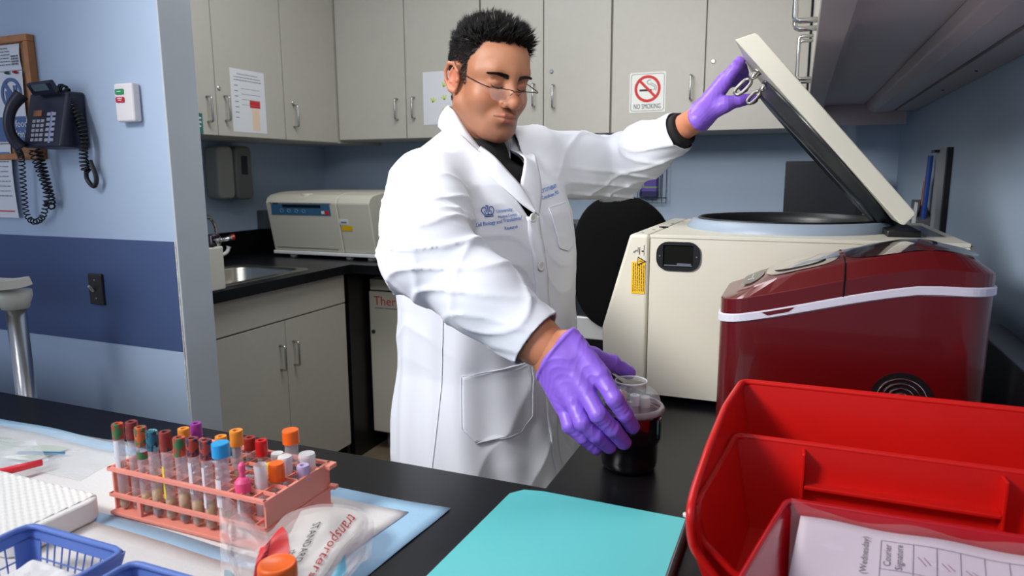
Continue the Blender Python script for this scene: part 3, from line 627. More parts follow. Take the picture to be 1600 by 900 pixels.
# lid (thing's own part, swung open about its hinge on the right)
y2, y3 = 1.365, 1.785
ld = MB().prism([(-.1235, 1.589), (-.089, 1.5985), (-.082, 1.594), (.1865, 1.284), (.1875, 1.2785), (.173, 1.2605), (.166, 1.262)], 1, y2, y3).build('lid', IVORY, t, bevel=.0025, seg=3)
ax = Vector((.2955, 0, -.3285)).normalized(); nn = Vector((-.7435, 0, -.6687)).normalized()   # along the lid, away from its underside
mid = Vector((-.1235, 0, 1.589))+ax*.262; mid.y = 1.575
Mr = Matrix((Vector((0, 1, 0)), ax, nn)).transposed()
if Mr.determinant() < 0: Mr = Matrix((Vector((0, -1, 0)), ax, nn)).transposed()
MB().lathe([(.196, -.001), (.194, .008), (.188, .011), (.185, .022), (.176, .029), (.13, .030), (.12, .024), (.02, .024)], mid, 64, Mr).build('lid_gasket', mat('lid_gasket_black', (34, 36, 38), .3), t, smooth=True)
MB().box(.150, 1.40, zt, .205, 1.75, zt+.012).build('hinge', BLACKPL, t, bevel=.003)
MB().box(.215, 1.42, zt, .245, 1.70, zt+.0015).build('hinge_cover', STEEL, t)
# two latch hooks under the lid's free end
def hook(base, length, tip_r):
    b = Vector(base); d = (nn*.96+Vector((0, -.18, -.12))).normalized(); s = Vector((.15, .4, .9)); s = (s-d*s.dot(d)).normalized()
    c = b+d*(length-tip_r*1.6); loop = []
    for k in range(20):
        a = 2*PI*k/20; loop.append(c+d*(math.copysign(abs(math.cos(a))**.7, math.cos(a))*tip_r*1.75)+s*(math.copysign(abs(math.sin(a))**.7, math.sin(a))*tip_r*.82))
    mb = MB().tube(loop, .0036, 8, closed=True).tube([b, b+d*(length-tip_r*3.2)], [.0042, .0038], 10).tube([b-d*.001, b+d*.006], [.008, .008], 10)
    l2 = [b+d*(.012+.008*math.cos(2*PI*k/14))+s*(.006*math.sin(2*PI*k/14)) for k in range(14)]
    mb.tube(l2, .0022, 6, closed=True)
    return mb.build('latch_hook', mat('hook_steel', (168, 164, 158), .28, 1.), t, smooth=True)
hook(Vector((-.1235, 1.47, 1.589))+ax*.058, .058, .0105)
hook(Vector((-.1235, 1.52, 1.589))+ax*.082, .052, .0085)

# ================================================================ RED ICE MAKER
t = thing('ice_maker', 'dark red portable ice maker with white trim band before the big centrifuge', 'appliance', (.08, 1.19, BZ))
RED = mat('metallic_red', (98, 0, 4), .36, .2, coat=.6)
X0, X1, Y0, Y1 = -.103, .254, 1.072, 1.292
def zb(x):  # height of the white band: rises from the front, levels towards the back
    s = min(1, max(0, (x+.103)/.27)); return 1.131+.062*(s*s*(3-2*s))*.35+.062*.65*s
def lp(ins, zf, r=.042, m=8):
    pts = rrect(X0+ins, Y0+ins, X1-ins, Y1-ins, max(r-ins*.4, .006), m); return [(x, y, zf(x)) for x, y in pts]
def densify(loop, k=3):
    o = []; n = len(loop)
    for i in range(n):
        a, b = Vector(loop[i]), Vector(loop[(i+1) % n])
        q = 10 if i % 9 == 8 else 1
        for j in range(q): o.append(tuple(a.lerp(b, j/q)))
    return o
def loft(fs, m, name, parent, cap=(True, True), smooth=True, **kw):
    Ls = []
    for ins, zf, in fs:
        base = densify([(x, y, 0) for x, y, _ in lp(ins, lambda x: 0)]); Ls.append([(x, y, zf(x)) for x, y, _ in base])
    n = len(Ls[0]); mb = MB(); mb.v = [p for l in Ls for p in l]
    mb.f = [(i*n+k, i*n+(k+1) % n, (i+1)*n+(k+1) % n, (i+1)*n+k) for i in range(len(Ls)-1) for k in range(n)]
    if cap[0]: mb.f.append(tuple(range(n))[::-1])
    if cap[1]: mb.f.append(tuple(range((len(Ls)-1)*n, len(Ls)*n)))
    return mb.build(name, m, parent, smooth=smooth, **kw)
loft([(.012, lambda x: BZ+.012), (.004, lambda x: BZ+.013), (0, lambda x: BZ+.018), (0, lambda x: BZ+.020), (0, lambda x: 1.0), (0, lambda x: zb(x)-.0065), (0, lambda x: zb(x)-.006)], RED, 'body', t)
loft([(-.0005, lambda x: zb(x)-.0065), (-.003, lambda x: zb(x)-.005), (-.003, lambda x: zb(x)+.005), (-.0005, lambda x: zb(x)+.0065)], mat('trim_band_white', (214, 212, 224), .35), 'trim_band', t, smooth=False)
zs = lambda x: zb(x)+.006+.024*(1-.25*max(0, (x-.2)/.054))
ztp = lambda x: zs(x)+.003+.019*math.sin(PI/2*min(1, max(0, (x-X0-.015)/.10)))*min(1, .45+.55*max(0, (X1-x)/.07))
def lidloops(): return [(0, lambda x: zb(x)+.006), (0, lambda x: zs(x)-.001), (.0015, lambda x: zs(x)), (.021, lambda x: ztp(x)-.002), (.024, ztp), (.05, lambda x: ztp(x)+.003), (.075, lambda x: ztp(x)+.004), (.10, lambda x: ztp(x)+.0045)]
loft(lidloops(), RED, 'lid', t, cap=(False, True), bevel=0, smooth=False)
# tinted top skin, control panel, window
TOP = mat('smoky_top', (70, 34, 40), .08, .2, coat=1.)
def patch(cx_, cy_, ax_, ay_, off, name, m, p=2., flat=0, n=40):
    mb = MB(); v = [(cx_, cy_, ztp(cx_)+.004+off)]
    for j in (.5, 1):
        for k in range(n):
            c, s = math.cos(2*PI*k/n), math.sin(2*PI*k/n); e = lambda q: math.copysign(abs(q)**(2/p), q)
            x = cx_+ax_*j*e(c); y = cy_+ay_*j*e(s); x = min(x, cx_+ax_*(1-flat))
            q = min(1, max(0, (min(y-Y0, Y1-y)-.024)/.04)); v.append((x, y, ztp(x)+.0035*q+off))
    f = [(0, 1+k, 1+(k+1) % n) for k in range(n)]+[(1+k, 1+n+k, 1+n+(k+1) % n, 1+(k+1) % n) for k in range(n)]
    return mb.add(v, f).build(name, m, t, smooth=True)
patch(.012, 1.182, .052, .078, .0012, 'lid_inlay', mat('smoky_silver', (150, 128, 124), .12, .5, coat=1.), 3.)
patch(.010, 1.182, .040, .060, .0024, 'lid_window', mat('window_grey', (172, 166, 160), .08, .3, coat=1.), 2.4, .15)
patch(.155, 1.182, .085, .085, .0012, 'rear_inlay', TOP, 4.)
cp = patch(-.060, 1.182, .0165, .060, .0012, 'control_panel', mat('panel_charcoal', (52, 50, 46), .2), 2.4)
text('S', .014, (-.066, 1.148, ztp(-.066)+.0045), (.2, -1, 0), (1, .2, .3), PAPER, cp, off=.003)
strokes(cp, (-.06, 1.165, ztp(-.06)+.0055), (0, 1, 0), (-1, 0, -.2), [(0, 0, .008, .0015), (.015, 0, .006, .0015), (.028, 0, .006, .0015)], PAPER)
# seam across the lid
q = [(.067, Y0-.0008, zb(.067)+.006), (.067, Y0-.0008, zs(.067)), (.068, Y0+.021, ztp(.067)-.001), (.068, Y0+.05, ztp(.067)+.0034), (.068, Y1-.05, ztp(.067)+.0034), (.068, Y1-.021, ztp(.067)-.001), (.067, Y1+.0008, zs(.067)), (.067, Y1+.0008, zb(.067)+.006)]
MB().tube(q, .0011, 6).build('lid_seam', GAP, t)
MB().add([(-.04, Y0-.0036, zb(-.04)+.004), (.004, Y0-.0036, zb(.004)+.004), (-.004, Y0-.0036, zb(-.004)-.001), (-.032, Y0-.0036, zb(-.032)-.0015), (-.04, Y0, zb(-.04)+.006), (.004, Y0, zb(.004)+.006), (-.004, Y0-.001, zb(-.004)), (-.032, Y0-.001, zb(-.032))], [(0, 1, 2, 3), (0, 4, 5, 1), (1, 5, 6, 2), (3, 2, 6, 7)]).build('finger_notch', RED, t)
Mx = Matrix.Rotation(PI/2, 3, 'X')
vent = MB().lathe([(.040, 0), (.040, .0012), (.03, .0006), (.001, .0006)], (.150, Y0, 1.035), 48, Mx).build('round_vent', BLACKPL, t)
for r in (.031, .024, .017, .010): MB().tube([(.150+r*math.cos(a*PI/20), Y0-.002, 1.035+r*math.sin(a*PI/20)) for a in range(40)], .0010, 6, closed=True).build('vent_ring', CH, vent)
for x in (X0+.05, X1-.05):
    for y in (Y0+.04, Y1-.04): MB().lathe([(.014, 0), (.014, .0125)], (x, y, BZ+.0003), 12).build('foot', BLACKPL, t)

# ================================================================ RED BINS
RB = mat('bin_red', (214, 24, 18), .33, var=.05, vscale=12, bump=.03, bscale=200)
def bin_(name, label, m, rim_l, xr, zb_, lip, th=.0035, ribs=(), rim=.008, cut=.045):
    """open bin: rim_l = left rim from far corner to near corner (x, y, z); the front wall has a low cut-out; xr = right end"""
    far, near = rim_l[0], rim_l[-1]
    t = thing(name, label, 'bin', ((far[0]+xr)/2, (far[1]+near[1])/2, zb_))
    fx_ = [far[0]+.022, near[0]+.030]                       # floor corners, walls lean inwards
    fl = [(fx_[0], far[1]-.012, zb_), (fx_[1], near[1]+.010, zb_)]
    n = len(rim_l)
    def plate(pts_out, d):                                    # a wall with thickness along d
        k = len(pts_out); v = pts_out+[tuple(Vector(p)+Vector(d)) for p in pts_out]
        return MB().add(v, [tuple(range(k))[::-1], tuple(range(k, 2*k))]+[(i, (i+1) % k, k+(i+1) % k, k+i) for i in range(k)])
    side = MB(); v = []
    for j in range(5):
        for i, p in enumerate(rim_l):
            q = Vector(fl[0]).lerp(Vector(fl[1]), i/(n-1)); r = Vector(p).lerp(q, j/4); v.append(tuple(r))
    side.add(v, [(j*n+i, j*n+i+1, (j+1)*n+i+1, (j+1)*n+i) for j in range(4) for i in range(n-1)])
    side.build('side_wall', m, t, solid=th)
    rside = [(xr, p[1], p[2]) for p in rim_l]+[(xr-.02, fl[1][1], zb_), (xr-.02, fl[0][1], zb_)]
    plate(rside, (th, 0, 0)).build('side_wall', m, t)
    plate([far, (xr, far[1], far[2]), (xr-.02, fl[0][1], zb_), fl[0]], (0, -th, 0)).build('far_wall', m, t)
    plate([fl[0], fl[1], (xr-.02, fl[1][1], zb_), (xr-.02, fl[0][1], zb_)], (0, 0, th)).build('floor_panel', m, t)
    zc = near[2]-.035
    fr = [near, (near[0]+.003, near[1], zc), (near[0]+cut, near[1]+.003, lip), (xr-cut, near[1]+.003, lip), (xr-.003, near[1], zc), (xr, near[1], near[2])]
    mb = MB(); v = []
    for dy in (0, th):
        v += [(p[0], p[1]+dy, p[2]) for p in fr]+[(min(xr-.02, max(fl[1][0], p[0])), fl[1][1]+dy, zb_) for p in fr]
    mb.add(v, [(i, i+1, 7+i, 6+i) for i in range(5)]+[(12+i, 13+i, 19+i, 18+i) for i in range(5)]+[(i, i+1, 13+i, 12+i) for i in range(5)])
    mb.build('front_wall', m, t)
    pth = [Vector(p) for p in rim_l[::-1]]+[Vector((xr, p[1], p[2])) for p in rim_l]+[Vector(fr[4]), Vector(fr[3]), Vector(fr[2]), Vector(fr[1])]
    P = []; k = len(pth)
    for i in range(k):
        a_, b_, c_ = pth[i-1], pth[i], pth[(i+1) % k]; l = min(.012, (a_-b_).length*.4, (c_-b_).length*.4)
        for f_ in (0, .3, .6, 1): P.append(b_+(a_-b_).normalized()*l*(1-f_)**2+(c_-b_).normalized()*l*f_**2)
    MB().tube(P, rim/2, 8, closed=True).build('rolled_rim', m, t, smooth=True)
    for a_, b_, c_, d_ in ribs: MB().box(a_, far[1]-.024, b_, c_, far[1]-.002, d_).build('rib', m, t, bevel=.001)
    return t
bin_('storage_bin', 'large red plastic storage bin, rearmost and outermost of the nested bins', RB, [(-.056, .961, 1.071), (-.068, .85, 1.068), (-.075, .74, 1.055), (-.080, .675, 1.036), (-.080, .648, 1.026)], .335, BZ+.001, .94, rim=.009)
bin_('storage_bin', 'red plastic storage bin with ribbed inside nested in the larger bin', RB, [(-.055, .863, 1.03), (-.066, .75, 1.03), (-.076, .662, 1.029)], .325, BZ+.006, .955, rim=.008,
     ribs=[(.022, .935, .0255, 1.026), (.026, .983, .222, .9875), (.222, .935, .2255, 1.026)])
# clear-lined tray with the courier sheet
RC = mat('tray_red', (196, 16, 26), .22, coat=.6)
t = bin_('storage_bin', 'shiny red tray nearest the camera, lined with clear plastic and holding a form', RC, [(.008, .766, 1.0), (-.008, .69, 1.0), (-.028, .59, 1.0), (-.034, .56, 1.0)], .315, .945, .965, rim=.007, cut=.02)
PINKP = mat('form_paper', (222, 206, 218), .6)
t = thing('courier_form', 'white courier signature form in the clear-lined red tray', 'paper', (.14, .65, .93))
fo = Vector((.022, .752, .990)); fr_ = Vector((1, 0, -.01)).normalized(); fd = Vector((-.10, -.85, -.28)).normalized()
def fp(a, b, off=0):     # a to the right, b towards the camera, metres on the sheet
    n_ = fr_.cross(-fd); w_ = .0015*math.sin(a*60+b*30)+.002*math.sin(b*25+1)
    return fo+fr_*a+fd*b+n_*(off+w_)
MB().grid(lambda a, b: fp(a*.28, b*.20), 30, 20).build('sheet', PINKP, t, smooth=True, solid=.0005)
TX = mat('form_text', (112, 100, 116), .7)
def line(a0, b0, a1, b1, wd=.0003, m_=TX, name='table_rule'):
    n_ = 8; mb = MB(); v = []
    d = Vector((a1-a0, b1-b0)); d.normalize(); p = Vector((-d.y, d.x))*wd
    for i in range(n_+1):
        a = a0+(a1-a0)*i/n_; b = b0+(b1-b0)*i/n_; v += [fp(a+p.x, b+p.y, .0009), fp(a-p.x, b-p.y, .0009)]
    return mb.add(v, [(2*i, 2*i+1, 2*i+3, 2*i+2) for i in range(n_)])
MBr = MB()
for args in [(.077, .014, .205, .014), (.077, .052, .205, .052), (.077, .100, .205, .100)]+[(.077+.0 if k < 0 else (.105+.02*k), .014, (.077 if k < 0 else (.105+.02*k)), .14) for k in range(-1, 6)]:
    q = line(*args); MBr.add(q.v, q.f)
MBr.build('table_rules', TX, t)
def vtext(s, size, a, b, name='lettering'):   # reads from the camera side upwards
    def fn(p): return fp(a-p.y*1, b-p.x, .0009+p.z)
    cu = text(s, size, (0, 0, 0), (1, 0, 0), (0, 1, 0), TX, t, name, fn=lambda p: fp(a-p.y, b-p.x, .001))
    return cu
def vt(s, size, a, b): return text(s, size, (0, 0, 0), (1, 0, 0), (0, 1, 0), TX, t, fn=lambda p: fp(a-(-p.y) if False else a+(-p.y)*-1*-1 if False else a-p.y*-1*-1, b-p.x, .001))
for s, a, b in (('(Wednesday)', .066, .062), ('Courier', .086, .048), ('Signature', .096, .051), ('samples', .0855, .098), ('possible', .094, .098), ('Yes/No', .1015, .098)):
    text(s, .0092, (0, 0, 0), (1, 0, 0), (0, 1, 0), TX, t, fn=lambda p, a=a, b=b: fp(a-.0+(-p.y), b-p.x, .001))
mb = MB()
for k in range(6):
    for q in range(2): L2 = line(.109+.02*k+.005*q, .030+.002*k, .116+.02*k+.004*q, .040-.002*q, .0004); mb.add(L2.v, L2.f)
tag(mb.build('handwriting', mat('pen_pink', (150, 96, 120), .7), t), kind='stuff')
LIN = mat('clear_liner', (232, 224, 228), .08, alpha=.11, spec=.8)
tag(MB().grid(lambda a, b: (.012+.28*a, .757-.20*b, .996-.055*b+.003*math.sin(a*19+b*7)+.003*math.sin(b*23)+.012*max(0, .08-a)/.08), 30, 16).build('plastic_liner', LIN, smooth=True), 'crinkled clear plastic sheet lying over the courier form', 'sheet')

# ================================================================ TURQUOISE FOLDER
t = thing('folder', 'turquoise folder lying on the black bench before the man', 'folder', (-.21, .72, BZ))
TQ = mat('turquoise_card', (96, 204, 206), .5, bump=.02, bscale=300)
fpoly = [(-.357, .45), (-.112, .45), (-.108, .838), (-.30, .843), (-.328, .838), (-.342, .82)]
MB().prism([(x+.004, y-.003) for x, y in fpoly], 2, BZ+.0005, BZ+.009).build('pages', mat('folder_pages', (200, 206, 208), .7), t)
MB().prism(fpoly, 2, BZ+.0092, BZ+.0108).build('cover', TQ, t, bevel=.0006)
MB().prism([(x, y) for x, y in fpoly], 2, BZ+.0001, BZ+.0006).build('back_cover', TQ, t)
MB().tube([(-.1075, .46, BZ+.0055), (-.1045, .835, BZ+.0055)], .0045, 8).build('spine_rod', BLACKPL, t, smooth=True)
MB().lathe([(.005, 0), (.005, .003), (.003, .004)], (-.108, .845, BZ+.0105), 12).build('white_tip', WHITEPL, t)
# ================================================================ FOREGROUND, LEFT OF THE FOLDER
FILM = mat('thin_film', (232, 236, 240), .10, alpha=.34, spec=.8)
MILKY = mat('milky_film', (232, 222, 222), .15, alpha=.34, spec=.7)
PADW = mat('pad_white', (226, 224, 222), .8, bump=.25, bscale=220)
PADB = mat('pad_blue', (168, 208, 236), .7, bump=.2, bscale=160)
def wavy(x, y, k=.0012): return k*(math.sin(x*31+y*17)+math.sin(y*43-x*11))*.5+k
def pad(label, x0, y0, x1, y1, bl, br, bn, bf, z, skew=0):
    t = thing('absorbent_pad', label, 'pad', ((x0+x1)/2, (y0+y1)/2, BZ))
    def P(a, b, o): x = x0+(x1-x0)*a+skew*(1-b); y = y0+(y1-y0)*b; return (x, y+.004*math.sin(x*14), z+o+wavy(x, y))
    MB().grid(lambda a, b: P(a, b, 0), 60, 16).build('backing', PADB, t, smooth=True, solid=.0006)
    W, H = x1-x0, y1-y0
    MB().grid(lambda a, b: P(bl/W+(1-(bl+br)/W)*a, bn/H+(1-(bn+bf)/H)*b, .0012), 60, 16).build('padding', PADW, t, smooth=True, solid=.001)
pad('white absorbent pad with pale blue border under the tube rack, far half', -1.42, .50, -.405, .765, .03, .045, .03, .028, BZ+.0006, -.022)
pad('white absorbent pad with pale blue border nearest the camera under the baskets', -1.30, .22, -.445, .575, .03, .045, .03, .022, BZ+.0042, -.03)

# ---- coral test tube rack
CORAL = mat('coral_plastic', (236, 146, 128), .42, bump=.02, bscale=200)
RX0, RX1, RY0, RY1, RZ0, RZ1 = -.803, -.552, .584, .703, BZ+.007, .978
t = thing('test_tube_rack', 'coral pink plastic test tube rack on the white absorbent pad', 'rack', (-.68, .64, RZ0))
NX, NY = 13, 6
def lattice(z, name, xs=None):
    mb = MB(); w_ = .0016; h_ = .0022
    for i in range(NX+1): x = RX0+(RX1-RX0)*i/NX; mb.box(x-w_*.6, RY0, z-h_, x+w_*.6, RY1, z+h_*.6)
    for j in range(NY+1): y = RY0+(RY1-RY0)*j/NY; e = 1.6 if j in (0, NY) else .6; mb.box(RX0-.003, y-w_*e, z-h_, RX1+.003, y+w_*e, z+h_)
    mb.box(RX0-.004, RY0-.002, z-h_, RX0, RY1+.002, z+h_).box(RX1, RY0-.002, z-h_, RX1+.004, RY1+.002, z+h_)
    tag(mb.build(name, CORAL, t), kind='stuff')
lattice(RZ1, 'top_grid'); lattice(BZ+.033, 'middle_grid')
MB().box(RX0-.003, RY0-.004, RZ0-.001, RX1+.003, RY1+.004, RZ0+.004).build('base', CORAL, t, bevel=.001)
for x in (RX0-.002, RX1+.001):
    MB().box(x-.0015, RY0+.004 if x < -.7 else RY0, RZ0, x+.0015, RY1, RZ1).build('end_panel', CORAL, t, bevel=.0005)
for x, y in ((RX0+.048, RY0), (RX1-.05, RY0), (RX0+.048, RY1), (RX1-.05, RY1)): MB().box(x-.003, y-.002, RZ0, x+.003, y+.002, BZ+.033).build('post', CORAL, t)
MB().box(RX1+.002, RY1-.012, RZ1-.004, RX1+.012, RY1+.004, RZ1+.002).build('corner_tab', CORAL, t, bevel=.001)
MB().box(RX1+.002, RY1-.006, .945, RX1+.014, RY1+.003, .950).build('corner_tab', CORAL, t, bevel=.001)

# ---- tubes
GLASS = mat('tube_glass', (206, 202, 206), .05, alpha=.38, spec=.9)
FROST = mat('frosted_tube', (232, 232, 234), .35, alpha=.62)
SERUM = mat('serum_yellow', (206, 166, 92), .3, var=.12, vscale=60)
BROWN = mat('clot_brown', (120, 72, 56), .4, var=.2, vscale=80)
LABELM = mat('tube_label', (216, 214, 220), .6)
def tape(name, a, b, c):
    m = mat(name, a, .55); nt = m.node_tree; N = nt.nodes; L = nt.links; bs = N['Principled BSDF']
    tc = N.new('ShaderNodeTexCoord'); n = N.new('ShaderNodeTexNoise'); n.inputs['Scale'].default_value = 95; L.new(tc.outputs['Object'], n.inputs['Vector'])
    r = N.new('ShaderNodeValToRGB'); r.color_ramp.interpolation = 'CONSTANT'; e = r.color_ramp.elements
    e[0].position = 0; e[0].color = lin(a)+(1,); e[1].position = .47; e[1].color = lin(b)+(1,); q = e.new(.58); q.color = lin(c)+(1,)
    L.new(n.outputs[0], r.inputs[0]); L.new(r.outputs[0], bs.inputs['Base Color']); return m
CAPS = dict(gr=tape('green_red_tape', (64, 118, 72), (172, 58, 44), (200, 90, 50)), rd=tape('red_dark_tape', (132, 44, 40), (96, 44, 44), (176, 70, 56)),
            og=tape('orange_green_tape', (206, 96, 46), (60, 108, 70), (190, 70, 50)), te=tape('teal_tape', (36, 104, 124), (24, 60, 76), (110, 170, 180)),
            dr=tape('dark_red_tape', (140, 44, 38), (150, 56, 44), (70, 60, 50)), rb=tape('red_navy_tape', (176, 66, 46), (44, 50, 78), (150, 50, 44)),
            orr=mat('amber_cap', (232, 146, 48), .4), pu=mat('purple_cap', (150, 56, 150), .4), bl=mat('sky_blue_cap', (40, 158, 220), .35),
            ob=mat('orange_screw_cap', (246, 104, 22), .35), ye=mat('yellow_cap', (238, 196, 24), .4), pk=mat('pink_cap', (238, 84, 138), .4),
            rw=mat('bright_red_cap', (196, 24, 28), .35), da=mat('maroon_cap', (146, 44, 34), .4), wh=mat('white_cap', (224, 224, 224), .4), li=mat('lilac_cap', (186, 168, 206), .4), cl=FROST)
BASEZ = RZ0+.0045
def tube_thing(label, x, y, zt, r, cap, caph=.017, capr=None, serum=.02, clot=0, lab=None, style='stopper', lean=(0, 0), body=GLASS):
    t = thing('test_tube', label, 'test tube', (x, y, BASEZ), group='tubes in the coral rack')
    t.rotation_euler = (lean[0], lean[1], 0); H = zt-BASEZ-caph; capr = capr or r*1.12
    hemi = [(max(.0004, r*math.sin(a*PI/12)), r*(1-math.cos(a*PI/12))) for a in range(0, 7)]
    if style == 'cone': hemi = [(.001, 0), (.0035, .001), (r, .022)]
    MB().lathe(hemi+[(r, H)], n=18, cap=False).build('tube_body', body, t, smooth=True, world=False)
    q = r*.86; z = .0012
    sr = [(max(.0003, q*math.sin(a*PI/12)), z+q*(1-math.cos(a*PI/12))) for a in range(0, 7)]
    if style == 'cone': sr = [(.0006, z), (.0028, .002), (q, .022)]
    if serum:
        if clot: MB().lathe(sr+[(q, clot)], n=16).build('clot', BROWN, t, smooth=True, world=False); sr = [(q, clot)]
        MB().lathe(sr+[(q, clot+serum+.006)], n=16).build('serum', SERUM, t, smooth=True, world=False)
    if lab:
        z0, z1, a0, a1, lm = lab; v = []; k = 10
        for j in (z0, z1):
            for i in range(k+1): a = a0+(a1-a0)*i/k; v.append(((r+.0003)*math.cos(a), (r+.0003)*math.sin(a), j))
        MB().add(v, [(i, i+1, k+2+i, k+1+i) for i in range(k)]).build('paper_label', lm, t, smooth=True, world=False)
    m = CAPS[cap]
    if style == 'stopper': p = [(r*.7, H-.004), (capr, H-.003), (capr, H+caph-.002), (capr*.94, H+caph), (capr*.5, H+caph), (capr*.42, H+caph-.003), (.0004, H+caph-.003)]
    elif style == 'screw': p = [(capr, H-.004), (capr*1.02, H+caph*.85), (capr*.94, H+caph), (.0004, H+caph)]
    elif style == 'dropper': p = [(capr, H-.002), (capr*1.02, H+.010), (capr*.7, H+.014), (capr*.38, H+.016), (capr*.36, H+.022), (capr*.48, H+.026), (capr*.46, H+.031), (capr*.2, H+.034), (.0004, H+.034)]
    elif style == 'open': p = None
    elif style == 'cone': p = [(capr, H-.003), (capr, H+caph*.9), (capr*.93, H+caph), (.0004, H+caph)]
    if p: MB().lathe(p, n=26, cap=False).build('cap', m, t, smooth=False, world=False)
    return t
yl = mat('yellow_strip', (226, 214, 60), .5); A0, A1 = -2.6, -.6
tube_thing('tall tube with green and red taped cap at the rack\'s left front corner', -.792, .592, 1.038, .0063, 'gr', serum=.012, lab=(.055, .095, -3, -.8, LABELM))
tube_thing('tall tube with dark red taped cap, second from the left in front', -.7735, .5975, 1.041, .0068, 'rd', .020, serum=0, clot=0)
tube_thing('tall tube with orange and green taped cap, third from the left in front', -.7535, .5935, 1.038, .0066, 'og', .021, serum=.02, lab=(.075, .085, -3.4, .4, CAPS['gr']))
tube_thing('shorter tube with faded red cap behind the orange and green one', -.7505, .6135, 1.015, .0064, 'da', .014, serum=.022, clot=.012)
tube_thing('tall tube with teal taped cap in the front row', -.7315, .5915, 1.037, .0064, 'te', .022, serum=.018, clot=.012)
tube_thing('tall tube with brick red cap and yellow strip label', -.711, .5935, 1.038, .0066, 'dr', .021, serum=.022, lab=(.03, .073, -2.6, -1.5, yl))
tube_thing('tall tube with green and orange speckled cap in the front row', -.688, .5935, 1.034, .0066, 'gr', .020, serum=.020, clot=.012)
tube_thing('tube with amber ring cap behind the speckled green cap', -.703, .6145, 1.036, .0064, 'orr', .014, serum=.02)
tube_thing('tall tube with red and navy taped cap and barcode label', -.6665, .5935, 1.036, .0066, 'rb', .019, serum=.026, lab=(.045, .085, -2.7, -1.2, LABELM))
tube_thing('tube with purple cap at the back of the rack', -.703, .634, 1.036, .0064, 'pu', .016, serum=.02)
tube_thing('tall tube with navy and red taped cap left of the sky blue cap', -.645, .5935, 1.037, .0066, 'rb', .021, serum=.028, lab=(.03, .082, -2.9, -1.4, LABELM))
tube_thing('tube with amber cap just behind the sky blue cap', -.6425, .6155, 1.034, .0064, 'orr', .016, serum=.02)
tube_thing('short tube with pale teal cap behind the sky blue cap', -.662, .656, 1.006, .0064, 'te', .014, serum=.02)
tube_thing('conical tube with sky blue screw cap, largest in the front row', -.6235, .5955, 1.036, .0083, 'bl', .014, .0105, serum=.012, lab=(.035, .07, -2.8, -1.1, LABELM), style='cone')
tube_thing('tall tan tube with amber ring cap in the rack\'s back row', -.642, .640, 1.033, .0064, 'orr', .017, .0082, serum=.05)
tube_thing('short tube with maroon cap in the rack\'s back row', -.660, .6805, 1.006, .0064, 'da', .014, .0078, serum=.02)
tube_thing('tube with bright red cap and white ring in the back row', -.6385, .6785, 1.006, .0064, 'rw', .018, .0078, serum=.02)
tube_thing('wide tube with bright orange screw cap, tallest at the back right', -.5915, .6815, 1.026, .0085, 'ob', .015, .0105, serum=.008, style='cone')
tube_thing('tube with small orange screw cap at the right end of the rack', -.5745, .633, 1.003, .0085, 'ob', .018, .0095, serum=.006, style='screw')
tube_thing('tube with yellow cap behind the small orange screw cap', -.599, .652, .990, .0070, 'ye', .018, .0085, serum=.02)
tube_thing('tube with pink dropper cap in the front row', -.5955, .5985, .992, .0078, 'pk', .012, .0092, serum=.0, lab=(.03, .06, -2.9, -1.5, LABELM), style='dropper')
tube_thing('milky open tube between the pink and the yellow caps', -.5815, .6135, 1.012, .0078, 'cl', .004, serum=.012, style='open', body=FROST)
tube_thing('frosted tube standing behind the small orange screw cap', -.5835, .659, 1.0, .0078, 'wh', .020, .0088, serum=.0, style='screw', body=FROST)
tube_thing('wide clear-capped tube beside the lilac cap', -.5665, .6805, .998, .0085, 'cl', .020, .0105, serum=.0, style='screw')
tube_thing('short tube with lilac cap at the rack\'s right back corner', -.5565, .660, .992, .0066, 'li', .016, .0078, serum=.01)
tube_thing('short tube with white cap low in the back of the rack', -.6165, .6825, .990, .0066, 'wh', .012, .0082, serum=.01, style='screw')

# ---- white dimpled stack of wipes
t = thing('wipe_stack', 'thick stack of white dimpled wipes on the pad left of the rack', 'wipes', (-.98, .52, BZ))
def wt(a, b):
    x = -1.16+.375*a; y = .455+.118*b; e = min((1-a)*.375/.02, b*.118/.015, (1-b)*.118/.015, 1)
    cornr = 0
    return (x, y, .913+.037*min(1, .82+.18*e**.5)+(.0012*math.sin(x*330)*math.sin(y*330) if e >= 1 else 0))
MB().prism(rrect(-1.16, .455, -.803, .573, .022, 6), 2, BZ+.0085, .947).build('stack_body', mat('wipe_white', (232, 230, 226), .85, bump=.3, bscale=260), t, bevel=.004, seg=3)
MB().grid(lambda a, b: (-1.155+.343*a, .460+.108*b, .9472+.0011*(math.sin(a*143+b*20)*math.sin(b*58))), 220, 70).build('top_wipe', mat('wipe_white', (232, 230, 226), .85), t, smooth=True, solid=.0015)

